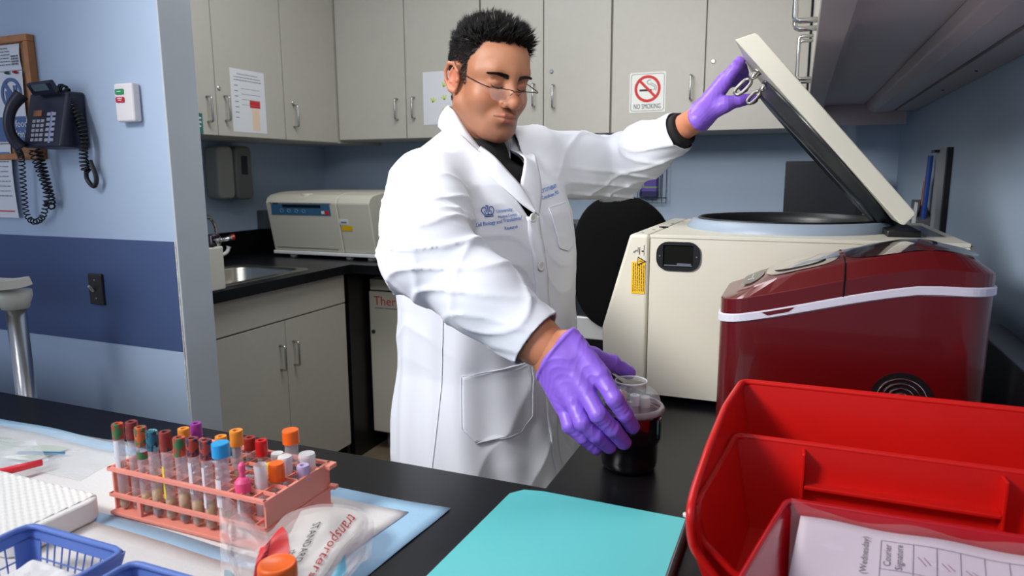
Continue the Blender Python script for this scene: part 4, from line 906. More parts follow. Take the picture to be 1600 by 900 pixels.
# ---- blue plastic baskets
BB = mat('basket_blue', (98, 128, 202), .4)
def basket(label, x0, x1, yf, yn, zr, sy=0):
    t = thing('basket', label, 'basket', ((x0+x1)/2, (yf+yn)/2, BZ)); tp = .012; zb_ = BZ+.009
    def W(p0, p1, q0, q1, n_):   # wall from rim edge p0-p1 down to floor edge q0-q1 with a grid of slots
        p0, p1, q0, q1 = map(Vector, (p0, p1, q0, q1)); pt = lambda a, b: q0.lerp(q1, a).lerp(p0.lerp(p1, a), b)
        mb = MB()
        def bar(a, b, c, d, wd=.0009):
            u, v_ = pt(a, b), pt(c, d); mb.tube([u, v_], wd, 6)
        L_ = (p1-p0).length; c0 = .018/L_
        k = [c0+(1-2*c0)*i/n_ for i in range(n_+1)]
        for i in range(1, n_): bar(k[i], 0, k[i], .74)
        for b in (.38,): bar(c0, b, 1-c0, b)
        for a_, b_ in ((0, c0), (1-c0, 1)):
            v = [pt(a_, 0), pt(b_, 0), pt(b_, .76), pt(a_, .76)]; nn_ = (v[1]-v[0]).cross(v[3]-v[0]).normalized()*.0014
            mb.add([x for x in v]+[x+nn_ for x in v], [(0, 1, 2, 3), (7, 6, 5, 4), (0, 4, 5, 1), (1, 5, 6, 2), (2, 6, 7, 3), (3, 7, 4, 0)])
        v = [pt(0, .72), pt(1, .72), pt(1, 1), pt(0, 1)]; nn_ = (v[1]-v[0]).cross(v[3]-v[0]).normalized()*.0014
        mb.add([x for x in v]+[x+nn_ for x in v], [(0, 1, 2, 3), (7, 6, 5, 4), (0, 4, 5, 1), (1, 5, 6, 2), (2, 6, 7, 3), (3, 7, 4, 0)])
        tag(mb.build('slotted_wall', BB, t), kind='stuff')
    A = [(x0, yn, zr), (x1, yn, zr), (x1+sy, yf, zr), (x0+sy, yf, zr)]; B = [(x0+tp, yn+tp, zb_), (x1-tp, yn+tp, zb_), (x1-tp+sy, yf-tp, zb_), (x0+tp+sy, yf-tp, zb_)]
    for i in range(4): W(A[i], A[(i+1) % 4], B[i], B[(i+1) % 4], 9 if i % 2 == 0 else 7)
    P = []
    for i in range(4):
        a, b, c = Vector(A[i-1]), Vector(A[i]), Vector(A[(i+1) % 4])
        for f_ in (0, .3, .6, 1): P.append(b+(a-b).normalized()*.014*(1-f_)**2+(c-b).normalized()*.014*f_**2)
    MB().tube(P, .0034, 8, closed=True).build('rim', BB, t, smooth=True)
    MB().box(x0+tp, yn+tp, zb_-.001, x1-tp, yf-tp, zb_+.001).build('floor_panel', BB, t)
basket('blue plastic basket holding folded gauze, left of the two baskets', -.772, -.624, .460, .350, .968)
basket('blue plastic basket at the bottom edge right of the gauze basket', -.604, -.462, .452, .345, .965)
GZ = mat('gauze_white', (232, 230, 230), .9, bump=.5, bscale=400)
def gauze(label, cx_, cy_, wx, wy, z0, h, seed):
    def g(a, b):
        x = cx_+wx*(a-.5); y = cy_+wy*(b-.5); e = min(a, 1-a, b, 1-b)*2
        return (x, y, z0+h*min(1, e*3)**.6+.006*noise.noise(Vector((x*40, y*40, seed)))+.003*noise.noise(Vector((x*90, y*90, seed))))
    tag(MB().grid(g, 50, 40).build('gauze_pad', GZ, smooth=True, solid=.001), label, 'gauze')
gauze('folded white gauze pad inside the left blue basket', -.695, .405, .095, .078, .925, .026, 1)
gauze('crumpled white gauze inside the right blue basket', -.54, .40, .100, .075, .925, .024, 5)
gauze('second gauze pad bulging at the left side of the right blue basket', -.575, .402, .03, .07, .93, .032, 9)

# ---- zip bag with red closure, flat clear bag with papers
t = thing('zip_bag', 'clear plastic bag with a red closure strip at the left edge', 'bag', (-1.07, .6, BZ))
def zg(a, b):
    p = Vector((-1.075, .47, .925)).lerp(Vector((-1.018, .645, .930)), a); q = Vector((-1.21, .50, .99)).lerp(Vector((-1.085, .668, .945)), a)
    r = p.lerp(q, b); r.z += .035*math.sin(PI*b)*(1-a)*.8+.006*noise.noise(Vector((a*6, b*6, 2))); return r
MB().grid(zg, 26, 20).build('film', FILM, t, smooth=True)
MB().tube([(-1.075, .47, .931), (-1.045, .57, .932), (-1.034, .60, .931), (-1.024, .638, .929)], [.006, .006, .0055, .005], 10).build('red_closure', mat('closure_red', (236, 44, 62), .4), t, smooth=True)
MB().tube([zg(.1, .55)+Vector((0, 0, .001)), zg(.3, .62)+Vector((0, 0, .001)), zg(.5, .62)+Vector((0, 0, .001))], .0016, 6).build('black_marking', INK, t)
t = thing('flat_bag', 'clear flat bag over pale green papers at the pad\'s far left corner', 'bag', (-1.12, .69, BZ))
MB().grid(lambda a, b: (-1.30+.36*a-.03*b, .615+.125*b+.02*a, BZ+.006+.005*max(0, noise.noise(Vector((a*5, b*5, 1))))+.004*math.sin(a*PI)), 40, 20).build('film', FILM, t, smooth=True)
MB().grid(lambda a, b: (-1.24+.17*a, .64+.06*b+.012*a, BZ+.005+.002*math.sin(a*9)), 16, 8).build('green_paper', mat('pale_green_paper', (196, 208, 186), .7), t, smooth=True)
MB().tube([(-1.12, .664, BZ+.009), (-1.05, .690, BZ+.009)], .0025, 8).build('pen', mat('pen_blue', (40, 120, 160), .4), t)

# ---- biohazard bag, crumpled, with orange-capped tube
t = thing('specimen_bag', 'crumpled translucent specimen bag with red print, propped against the coral rack', 'bag', (-.50, .55, BZ))
TOPE = [Vector(p) for p in ((-.609, .574, .976), (-.590, .572, .972), (-.568, .570, .966), (-.532, .565, .953), (-.532, .600, .958), (-.512, .636, .957), (-.485, .660, .952), (-.456, .650, .943), (-.441, .625, .933), (-.425, .598, .926))]
BOTE = [Vector(p) for p in ((-.470, .435, .942), (-.458, .43, .937), (-.448, .425, .932), (-.44, .42, .93), (-.435, .42, .93), (-.43, .42, .93), (-.425, .43, .93), (-.418, .44, .928), (-.410, .45, .925), (-.405, .46, .92))]
def sp(P, a):
    n_ = len(P)-1; i = min(n_-1, int(a*n_)); f_ = a*n_-i; p0 = P[max(0, i-1)]; p1 = P[i]; p2 = P[i+1]; p3 = P[min(n_, i+2)]
    return .5*((2*p1)+(p2-p0)*f_+(2*p0-5*p1+4*p2-p3)*f_*f_+(3*p1-p0-3*p2+p3)*f_**3)
def bagp(a, b, off=0):
    p = sp(TOPE, a).lerp(sp(BOTE, a), b)
    crease = .006*noise.noise(Vector((a*7, b*4, 3)))+.010*abs(noise.noise(Vector((a*4+b*3, b*2, 8))))
    p.z += crease+.008*math.sin(PI*min(1, b*1.5))+off; p.y -= off*.6
    p.z = max(p.z, BZ+.012+off); return p
MB().grid(bagp, 70, 50).build('film', MILKY, t, smooth=True)
def backp(a, b):
    p = bagp(a, b); q = Vector((p.x+.004, p.y+.006, max(BZ+.011, p.z-.022*math.sin(PI*min(1, max(0, a)))*math.sin(PI*min(1, .15+b))))); return q
MB().grid(backp, 40, 30).build('back_film', MILKY, t, smooth=True)
def bagpatch(a0, b0, a1, b1, name, m, off=.0012, fn=None):
    return MB().grid(fn or (lambda u, v: bagp(a0+(a1-a0)*u, b0+(b1-b0)*v, off)), 20, 20).build(name, m, t, smooth=True)
BR = mat('print_red', (222, 58, 60), .4)
bagpatch(0, 0, 0, 0, 'red_print_panel', BR, fn=lambda u, v: bagp(.33+.03*v+(.22+.04*v-.10*(1-v)**2)*u, .22+.65*v-.06*u*(1-v), .0012))
bagpatch(.06, .62, .24, .98, 'grey_label', mat('label_grey', (150, 170, 172), .5))
bagpatch(.50, .05, .80, .9, 'white_print_field', mat('bag_white', (226, 222, 216), .4, alpha=.6), .0006)
bagpatch(.86, .30, .97, .95, 'blue_print_corner', mat('bag_blue', (96, 186, 214), .4, alpha=.8))
def btxt(s, size, a, b, m_, sa=1., sb=1.):
    text(s, size, (0, 0, 0), (1, 0, 0), (0, 1, 0), m_, t, fn=lambda p: bagp(a+p.y*4.2*sa, b+p.x*4.6*sb, .0022))
btxt('transporters', .021, .70, .10, REDINK)
btxt('STANDARD', .011, .585, .24, INK)
btxt('ATTENTION', .012, .39, .28, INK)
btxt('the label', .010, .535, .40, INK)
btxt('BIOHAZARD', .010, .14, .20, GREYINK)
mb = MB()
for k in range(3):
    c = (.455+.018*math.cos(k*2*PI/3+.5), .56+.05*math.sin(k*2*PI/3+.5))
    mb.tube([bagp(c[0]+.022*math.cos(q*PI/8), c[1]+.055*math.sin(q*PI/8), .0022) for q in range(14)], .0011, 5)
mb.tube([bagp(.455+.010*math.cos(q*PI/6), .56+.028*math.sin(q*PI/6), .0022) for q in range(12)], .0009, 5, closed=True)
mb.build('hazard_emblem', INK, t)
tag(mb and MB().add([bagp(.42+.02*i, .78+.02*(i % 2), .0022) for i in range(4)]+[bagp(.42+.02*i, .80+.02*(i % 2), .0022) for i in range(4)], [(i, i+1, 5+i, 4+i) for i in range(3)]).build('print_line', INK, t))
t = thing('capped_tube', 'wide tube with a large orange cap at the bottom edge before the bag', 'tube', (-.468, .510, BZ))
tx, ty = -.4545, .4935
MB().lathe([(.001, 0), (.014, .001), (.0145, .012), (.0145, .040)], (tx, ty, BZ+.0135), 24, cap=False).build('tube_body', FROST, t, smooth=True)
MB().lathe([(.0185, .030), (.019, .034), (.019, .045), (.0180, .0475), (.0165, .0485), (.015, .0475), (.0004, .047)], (tx, ty, BZ+.017), 36, cap=False).build('cap', CAPS['ob'], t, smooth=True)
# ================================================================ THE MAN: implicit surfaces -> continuous meshes
def sm(a, b, k):
    h = np.clip(.5+.5*(b-a)/k, 0, 1); return b*(1-h)+a*h-k*h*(1-h)
def smx(a, b, k): return -sm(-a, -b, k)
def cone(P, a, b, ra, rb):
    a = np.array(a, float); b = np.array(b, float); pa = P-a; ba = b-a; h = np.clip(pa@ba/(ba@ba), 0, 1)
    return np.linalg.norm(pa-h[:, None]*ba, axis=1)-(ra+(rb-ra)*h)
def ball(P, c, r): return np.linalg.norm(P-np.array(c, float), axis=1)-r
def ell(P, c, r):
    q = P-np.array(c, float); r = np.array(r, float); k0 = np.linalg.norm(q/r, axis=1); k1 = np.linalg.norm(q/r**2, axis=1)+1e-9
    return k0*(k0-1)/k1
def chain(P, pts, rs, k=.01):
    d = None
    for i in range(len(pts)-1):
        e = cone(P, pts[i], pts[i+1], rs[i], rs[i+1]); d = e if d is None else sm(d, e, k)
    return d
def surfnet(f, lo, hi, h, newton=2, blk=6):
    lo = np.array(lo, float); n = np.ceil((np.array(hi)-lo)/h/blk).astype(int); N = n*blk+1
    cc = np.stack(np.meshgrid(*[lo[i]+(np.arange(n[i])+.5)*blk*h for i in range(3)], indexing='ij'), -1).reshape(-1, 3)
    dc = f(cc); rad = blk*h*.95+.006; V = np.empty(tuple(N), np.float32)
    full = np.sign(dc).reshape(n); V[:] = 1
    V[:-1, :-1, :-1] = np.repeat(np.repeat(np.repeat(full, blk, 0), blk, 1), blk, 2)
    act = np.argwhere((np.abs(dc) < rad).reshape(n)); o = np.arange(blk+1); off = np.stack(np.meshgrid(o, o, o, indexing='ij'), -1).reshape(-1, 3)
    for s in range(0, len(act), 600):
        idx = (act[s:s+600, None, :]*blk+off[None]).reshape(-1, 3); V[idx[:, 0], idx[:, 1], idx[:, 2]] = f(lo+idx*h)
    S = V < 0; a = S[:-1, :-1, :-1]; m = np.zeros(a.shape, np.int8)
    for i in (0, 1):
        for j in (0, 1):
            for k in (0, 1): m += S[i:N[0]-1+i, j:N[1]-1+j, k:N[2]-1+k]
    cells = np.argwhere((m > 0) & (m < 8)); vid = -np.ones(a.shape, np.int64); vid[tuple(cells.T)] = np.arange(len(cells))
    acc = np.zeros((len(cells), 3)); cnt = np.zeros(len(cells)); cor = [(i, j, k) for i in (0, 1) for j in (0, 1) for k in (0, 1)]
    for p in range(8):
        for q in range(p+1, 8):
            A, B = np.array(cor[p]), np.array(cor[q])
            if abs(A-B).sum() != 1: continue
            va = V[tuple((cells+A).T)]; vb = V[tuple((cells+B).T)]; w_ = (va < 0) != (vb < 0); t = np.where(w_, va/np.where(w_, va-vb, 1), 0)
            acc += np.where(w_[:, None], A+(B-A)*t[:, None], 0); cnt += w_
    vs = lo+(cells+acc/cnt[:, None])*h; quads = []
    for ax in range(3):
        s0 = [slice(None)]*3; s1 = [slice(None)]*3; s0[ax] = slice(0, -1); s1[ax] = slice(1, None)
        E = np.argwhere(S[tuple(s0)] != S[tuple(s1)]); u, w_ = [i for i in range(3) if i != ax]
        E = E[(E[:, u] > 0) & (E[:, w_] > 0) & (E[:, u] < N[u]-1) & (E[:, w_] < N[w_]-1)]
        fl = S[tuple(E.T)]; q = []
        for du, dw in ((0, 0), (1, 0), (1, 1), (0, 1)):
            c = E.copy(); c[:, u] -= du; c[:, w_] -= dw; q.append(vid[tuple(c.T)])
        q = np.stack(q, 1); fl = fl if ax != 1 else ~fl; q[~fl] = q[~fl][:, ::-1]; quads.append(q)
    quads = np.concatenate(quads); quads = quads[(quads >= 0).all(1)]
    def grad(p, e=h*.4):
        return np.stack([f(p+np.eye(3)[i]*e)-f(p-np.eye(3)[i]*e) for i in range(3)], 1)/(2*e)
    for _ in range(newton):
        g = grad(vs); d = f(vs); st = (d/np.maximum((g*g).sum(1), .2))[:, None]*g; l = np.linalg.norm(st, axis=1)[:, None]; vs = vs-st*np.minimum(1, h*.5/np.maximum(l, 1e-9))
    return vs, quads
def npmesh(name, vs, qs, m, parent, col=None, smooth=True):
    me = bpy.data.meshes.new(name); me.vertices.add(len(vs)); me.vertices.foreach_set('co', np.asarray(vs, np.float32).ravel())
    k = qs.shape[1]; me.loops.add(len(qs)*k); me.loops.foreach_set('vertex_index', qs.astype(np.int32).ravel()); me.polygons.add(len(qs))
    me.polygons.foreach_set('loop_start', np.arange(0, len(qs)*k, k, dtype=np.int32)); me.update(calc_edges=True); me.validate()
    if col is not None:
        at = me.color_attributes.new('Col', 'FLOAT_COLOR', 'POINT'); at.data.foreach_set('color', np.concatenate([col, np.ones((len(col), 1))], 1).astype(np.float32).ravel())
    return meshobj(name, me, m, parent, smooth=smooth)
def trim(v, q, g):
    """cut away where g > 0, with the rim snapped cleanly onto g = 0"""
    G = g(v); q = q[(G[q] <= 0).any(1)]; used = np.unique(q); re_ = -np.ones(len(v), int); re_[used] = np.arange(len(used)); v = v[used].copy(); q = re_[q]
    for _ in range(3):
        G = g(v); i = np.where(G > 0)[0]; p = v[i]; e = .0008
        gr = np.stack([g(p+np.eye(3)[k]*e)-g(p-np.eye(3)[k]*e) for k in range(3)], 1)/(2*e); v[i] = p-(G[i]/np.maximum((gr*gr).sum(1), .3))[:, None]*gr
    return v, q
def V3(*a): return np.array(a, float)

# ---- skeleton (metres, world)
PEL, WAI, CHE, NEK = V3(-.592, 1.298, .79), V3(-.598, 1.327, .96), V3(-.600, 1.330, 1.183), V3(-.645, 1.376, 1.40)
RS, RE, RW, RC = V3(-.668, 1.195, 1.316), V3(-.540, .962, 1.228), V3(-.318, .944, 1.088), V3(-.352, .950, 1.106)
LS, LE, LW, LC = V3(-.554, 1.497, 1.376), V3(-.425, 1.695, 1.362), V3(-.214, 1.576, 1.465), V3(-.252, 1.594, 1.443)
# ---- head frame
_y, _p, _r = -.567, .2428, -.038; HS = .965; HC = V3(-.611, 1.360, 1.5415)
f0 = V3(math.cos(_y), math.sin(_y), 0); z0 = V3(0, 0, 1); x0 = np.cross(f0, z0); fw = f0*math.cos(_p)-z0*math.sin(_p); up = f0*math.sin(_p)+z0*math.cos(_p)
HX = x0*math.cos(_r)-up*math.sin(_r); HU = up*math.cos(_r)+x0*math.sin(_r); HR = np.stack([HX, fw, HU], 1)
def toh(P): return (P-HC)@HR/HS
def hw(*p): return HC+HR@(V3(*p)*HS)

def head_local(q):
    x = np.abs(q[:, 0]); p = np.stack([x, q[:, 1], q[:, 2]], 1)
    d = ell(p, (0, -.012, .033), (.074, .096, .082))
    d = sm(d, ell(p, (0, .036, .040), (.060, .054, .058)), .03)
    d = sm(d, ell(p, (0, .030, -.030), (.058, .058, .072)), .03)
    d = sm(d, cone(p, (.055, -.002, -.052), (.024, .058, -.092), .019, .019), .03)
    d = sm(d, ell(p, (0, .028, -.085), (.042, .048, .022)), .03)
    d = sm(d, ball(p, (0, .071, -.098), .019), .022)
    d = sm(d, ball(p, (.042, .050, -.030), .025), .024)
    d = sm(d, cone(p, (0, .086, .026), (.036, .074, .028), .008, .008), .018); d = sm(d, cone(p, (.036, .074, .028), (.056, .046, .020), .008, .008), .018)
    d = smx(d, -ell(p, (.031, .103, .007), (.022, .022, .0150)), .011)
    d = sm(d, ell(p, (.031, .0715, .004), (.0165, .0158, .0115)), .006)
    d = smx(d, -cone(p, (.018, .088, .0095), (.044, .080, .0100), .0009, .0009), .003)
    d = sm(d, cone(p, (0, .084, .020), (0, .106, -.024), .0065, .0095), .014)
    d = sm(d, ball(p, (0, .1085, -.031), .0130), .010)
    d = sm(d, ell(p, (.0150, .0975, -.0345), (.0080, .0110, .0080)), .006)
    d = smx(d, -ball(p, (.0065, .103, -.0415), .0030), .003)
    d = sm(d, ell(p, (0, .077, -.064), (.030, .021, .019)), .014)          # muzzle
    d = sm(d, chain(p, [(0, .0970, -.0575), (.010, .0960, -.0570), (.027, .0835, -.0615)], [.0034, .0036, .0014], .004), .005)
    d = sm(d, chain(p, [(0, .0958, -.0675), (.010, .0942, -.0670), (.025, .0835, -.0625)], [.0044, .0042, .0014], .004), .005)
    d = smx(d, -chain(p, [(0, .1020, -.0621), (.012, .0995, -.0617), (.029, .0880, -.0625)], [.0012, .0012, .0014], .001), .003)
    d = smx(d, -cone(p, (.020, .098, -.036), (.035, .087, -.062), .0022, .0016), .006)   # nasolabial fold
    d = smx(d, -ell(p, (0, .098, -.0835), (.018, .006, .004)), .010)
    # ear
    e = ell(p, (.076, -.012, -.006), (.0065, .0185, .030))
    hx = [(.077, .006, -.004), (.082, .006, .012), (.087, -.004, .025), (.090, -.019, .024), (.090, -.029, .008), (.087, -.026, -.012), (.082, -.014, -.028), (.078, -.004, -.030)]
    e = sm(e, chain(p, hx, [.0025, .0034, .0038, .0038, .0036, .0034, .0048, .0040], .003), .006)
    e = sm(e, chain(p, [(.083, -.012, .016), (.085, -.019, .004), (.083, -.015, -.012)], [.002, .0028, .002], .003), .005)
    e = smx(e, -ell(p, (.088, -.006, -.002), (.007, .0085, .011)), .004)
    e = sm(e, ball(p, (.0785, .0045, -.006), .0042), .004)
    d = sm(d, e, .005)
    return d
NH = V3(*hw(0, -.028, -.045)); NB = V3(-.655, 1.392, 1.36)
def headf(P):
    d = head_local(toh(P))*HS
    return sm(d, cone(P, NH, NB, .054, .058), .022)
lo = HC-.155; hi = HC+.155; lo[2] = 1.37
hv, hq = surfnet(headf, lo, hi, .0021)
# keep the part of the neck above the trimming height (closed by the torso that follows)
L_ = toh(hv)
def mixc(c, m_, w_): return c*(1-w_[:, None])+np.array(lin(m_))[None]*w_[:, None]
def g3(q, c, s): return np.exp(-(((q-np.array(c))/np.array(s))**2).sum(1))
ax_ = np.stack([np.abs(L_[:, 0]), L_[:, 1], L_[:, 2]], 1)
SK = (156, 104, 75)
hc_ = np.tile(np.array(lin(SK)), (len(hv), 1))
nz = np.array([noise.noise(Vector(p)*60) for p in L_]); nz2 = np.array([noise.noise(Vector(p)*400) for p in L_])
hc_ *= (1+.06*nz+.05*nz2)[:, None]
for c, col, s, w_ in (((.040, .07, -.022), (188, 110, 84), (.022, .03, .018), .35), ((0, .118, -.03), (186, 112, 86), (.014, .02, .014), .3), ((.085, -.01, -.005), (196, 112, 88), (.02, .03, .035), .5),
                      ((.031, .09, .004), (150, 98, 78), (.018, .02, .011), .55), ((0, .10, .055), (204, 146, 114), (.04, .03, .025), .4)):
    hc_ = mixc(hc_, col, w_*g3(ax_, c, s))
beard = np.clip(g3(ax_, (.0, .085, -.095), (.05, .04, .028))+g3(ax_, (.045, .03, -.07), (.03, .04, .03))+.8*g3(ax_, (0, .10, -.049), (.024, .02, .007)), 0, 1)
hc_ = mixc(hc_, (116, 84, 72), .45*beard*(1+.5*nz2))
lip = np.clip(g3(ax_, (.0, .100, -.0572), (.022, .02, .0038))+g3(ax_, (.0, .098, -.0675), (.019, .02, .0050)), 0, 1)*(ax_[:, 1] > .080)
hc_ = mixc(hc_, (158, 84, 76), .75*lip)
line_ = np.exp(-((ax_[:, 2]+.0621+.0008*np.cos(ax_[:, 0]*120))/.0013)**2)*(ax_[:, 1] > .080)*(ax_[:, 0] < .0295); hc_ = mixc(hc_, (84, 44, 40), .85*line_)
hc_ = mixc(hc_, (96, 56, 46), .8*g3(ax_, (.0065, .103, -.042), (.0035, .006, .0028)))
def hairline(y): return np.interp(y, [-.12, -.045, -.034, -.026, .004, .008, .022, .026, .045, .062, .075, .10], [-.060, -.056, -.01, .026, .030, -.010, -.014, .034, .058, .071, .079, .083])
hr = np.clip((L_[:, 2]-hairline(L_[:, 1])-.010*np.exp(-((np.abs(L_[:, 0])-.050)/.014)**2)*(L_[:, 1] > .03)+.006*nz)/.006, 0, 1)*(np.abs(L_[:, 0]) < .082)
hr *= ~((np.abs(L_[:, 0]) > .0755) & (L_[:, 2] < .032) & (L_[:, 1] < .012) & (L_[:, 1] > -.04))
short = np.clip((.035-L_[:, 2])/.05, 0, 1)
hc_ = mixc(hc_, (40, 34, 32), hr*(.93-.45*short))
# ---- body under the clothes: torso, arms, hands inside the gloves, legs
HANDS = {
 'R': dict(w=RW, wr=.0285, m=[(-.246, .927, 1.068), (-.264, .914, 1.047), (-.282, .914, 1.030), (-.299, .924, 1.018)],
   f=[[(-.246, .927, 1.068), (-.220, .909, 1.042), (-.207, .917, 1.019), (-.199, .931, .997)], [(-.264, .914, 1.047), (-.239, .894, 1.022), (-.221, .906, .999), (-.209, .923, .975)],
      [(-.282, .914, 1.030), (-.262, .895, 1.006), (-.244, .904, .987), (-.229, .921, .966)], [(-.299, .924, 1.018), (-.284, .906, .995), (-.266, .912, .978), (-.249, .923, .959)]],
   t=[(-.303, .955, 1.078), (-.274, .983, 1.076), (-.250, 1.010, 1.064), (-.228, 1.030, 1.046)]),
 'L': dict(w=LW, wr=.0250, m=[(-.160, 1.590, 1.543), (-.162, 1.612, 1.552), (-.164, 1.632, 1.551), (-.168, 1.650, 1.542)],
   f=[[(-.160, 1.590, 1.543), (-.140, 1.588, 1.570), (-.133, 1.603, 1.583), (-.134, 1.622, 1.580)], [(-.162, 1.612, 1.552), (-.140, 1.620, 1.575), (-.131, 1.638, 1.577), (-.127, 1.657, 1.567)],
      [(-.164, 1.632, 1.551), (-.141, 1.646, 1.565), (-.129, 1.664, 1.562), (-.122, 1.680, 1.551)], [(-.168, 1.650, 1.542), (-.149, 1.668, 1.552), (-.135, 1.684, 1.548), (-.127, 1.694, 1.538)]],
   t=[(-.189, 1.574, 1.482), (-.156, 1.570, 1.494), (-.128, 1.580, 1.502), (-.101, 1.592, 1.505)])}
def handf(P, H, elbow, o=0., cuff=None):
    w_ = np.array(H['w']); M_ = [np.array(p) for p in H['m']]; d = None; r0 = [.0102, .0104, .0098, .0088]
    c = sum(M_)/4
    for i in range(4):      # palm: four metacarpal bars melted together
        e = cone(P, w_+(M_[i]-c)*.7, M_[i], .0190+o, .0128+o); d = e if d is None else sm(d, e, .012)
    for i in range(4):
        F_ = H['f'][i]; r = r0[i]
        e = chain(P, F_, [r+.0012+o, r+o, r-.0008+o, r-.0018+o], .003); d = sm(d, e, .0035)
    T = H['t']; d = sm(d, chain(P, T, [.0165+o, .0130+o, .0108+o, .0088+o], .005), .009)
    d = sm(d, cone(P, w_+(M_[0]-c)*.3, T[1], .016+o, .012+o), .012)
    ax1 = (elbow-w_)/np.linalg.norm(elbow-w_); d = sm(d, cone(P, w_-ax1*.012, w_+ax1*.03, H['wr']+o, H['wr']+.0035+o), .014)
    return d
# gloves
GL = mat('nitrile_violet', (138, 96, 212), .42, sss=.05)
def glove(H, elbow, cut, name, label):
    w_ = np.array(H['w']); axd = (elbow-w_)/np.linalg.norm(elbow-w_)
    s1 = np.cross(axd, V3(.3, .5, .8)); s1 /= np.linalg.norm(s1); s2 = np.cross(axd, s1)
    def f(P):
        d = handf(P, H, elbow, .0012); q = P-w_; t = q@axd; a = np.arctan2(q@s1, q@s2)
        k = np.clip((t+.055)/.05, 0, 1)
        fold = np.sin(t*300+2.6*np.sin(a*2+1+t*30)+1.8*np.sin(a*3)+t*120*np.sin(a)); fold2 = np.sin((P@V3(260, 190, -140))+3*np.sin(P@V3(60, -90, 70)))
        d = d-.0009*k*(1-np.abs(fold))**1.5-.0005*(1-k)*(1-np.abs(fold2))**3
        lip_ = np.exp(-((t-cut+.003)/.0025)**2)*.0018
        return d-lip_
    pts = np.array([w_+axd*cut]+[p for F_ in H['f'] for p in F_]+list(H['t'])); l_, h_ = pts.min(0)-.05, pts.max(0)+.05
    v, q = surfnet(f, l_, h_, .0017)
    v, q = trim(v, q, lambda P: (P-w_)@axd-cut-.0012*np.sin(np.arctan2((P-w_)@s1, (P-w_)@s2)*5))
    g = npmesh(name, v, q, GL, man); g['label'] = label
    md = g.modifiers.new('t', 'SOLIDIFY'); md.thickness = .0009; md.offset = 1
    return g
man = thing('person', 'man in white lab coat, glasses and violet gloves reaching for the jar, holding the lid', 'person', (-.59, 1.31, 0))
glove(HANDS['R'], RE, .004, 'glove', 'violet glove gripping the dark jar')
glove(HANDS['L'], LE, -.008, 'glove', 'violet glove holding up the open lid')

FEET = [(V3(-.55, 1.22, 0), 1), (V3(-.60, 1.42, 0), -1)]
LAT = V3(.36, .933, 0)    # subject's left
def legsf(P, o=0.):
    d = None
    for (ft, s) in FEET:
        hip = PEL-LAT*.09*s+V3(0, 0, .05); kn = (hip+ft)/2+V3(.03, -.01, .04)
        e = chain(P, [hip, kn, ft+V3(0, 0, .09)], [.088+o, .062+o, .045+o], .03); d = e if d is None else sm(d, e, .03)
    return d
def bodyf(P):
    d = sm(ell(P, CHE+V3(-.01, .01, .0), (.085, .115, .17)), ell(P, PEL+V3(0, 0, .06), (.11, .12, .16)), .06)
    d = sm(d, chain(P, [NB-V3(.01, 0, .04), RS+V3(.02, .04, -.02)], [.022, .04]), .03); d = sm(d, chain(P, [NB-V3(.02, 0, .05), LS-V3(.0, .04, .03)], [.022, .035]), .03)
    d = sm(d, cone(P, NB+V3(.000, -.004, .03), NB, .048, .05), .02)
    d = sm(d, chain(P, [RS, RE, RC, RW], [.048, .040, .0335, .0290], .02), .03); d = sm(d, chain(P, [LS, LE, LW], [.050, .042, .0262], .02), .03)
    d = sm(d, legsf(P, -.012), .05)
    return d
bv, bq = surfnet(bodyf, (-.86, .86, .05), (-.14, 1.86, 1.50), .0065, newton=1)
fo_c = np.tile(np.array(lin((196, 126, 92))), (len(bv), 1))*(1+.07*np.array([noise.noise(Vector(p)*50)+noise.noise(Vector(p)*160) for p in bv]))[:, None]
vs_, qs_, cs_ = [bv, hv], [bq, hq+len(bv)], [fo_c, hc_]; n0 = len(bv)+len(hv)
for s, e in (('R', RE), ('L', LE)):
    H = HANDS[s]; pts = np.array([H['w']]+[p for F_ in H['f'] for p in F_]+list(H['t']))
    v, q = surfnet(lambda P: handf(P, H, e, -.0006), pts.min(0)-.045, pts.max(0)+.045, .0034, newton=1)
    vs_.append(v); qs_.append(q+n0); n0 += len(v); cs_.append(np.tile(np.array(lin((196, 126, 92))), (len(v), 1)))
SKIN = mat('skin', SK, .5, sss=.06, spec=.45, attr='Col', bump=.12, bscale=650)
body = npmesh('body', np.concatenate(vs_), np.concatenate(qs_), SKIN, man, np.concatenate(cs_))

# ---- hair: short spiky strands rooted on the scalp
R = np.random.RandomState(3)
me = body.data; hn = np.zeros((len(hv), 3))
def grad_h(p, e=.001): g = np.stack([headf(p+np.eye(3)[i]*e)-headf(p-np.eye(3)[i]*e) for i in range(3)], 1); return g/np.linalg.norm(g, axis=1)[:, None]
idx = np.where(hr > .45)[0]; pick = R.choice(idx, 17000); jit = R.normal(0, .0011, (len(pick), 3)); rp = hv[pick]+jit; nn_ = grad_h(rp); lq = toh(rp)
topw = np.clip((lq[:, 2]-.055)/.035, 0, 1); lenx = .0045+.006*np.clip((lq[:, 2]-.0)/.06, 0, 1)+(.019+.008*np.clip(lq[:, 1]/.07, 0, 1))*topw*R.uniform(.4, 1.3, len(pick)); lenx *= R.uniform(.75, 1.15, len(pick))
cl = np.stack([np.array([noise.noise(Vector(p)*34+Vector((k*9, 0, 0))) for p in lq]) for k in range(3)], 1)
frt = np.clip((lq[:, 1]-.02)/.06, 0, 1)*topw
dl = np.stack([cl[:, 0]*1.3*topw, .25*topw+.9*frt-.55*(1-topw)+cl[:, 1]*.9*topw, .85*topw-.75*(1-topw)+cl[:, 2]*.7*topw], 1)
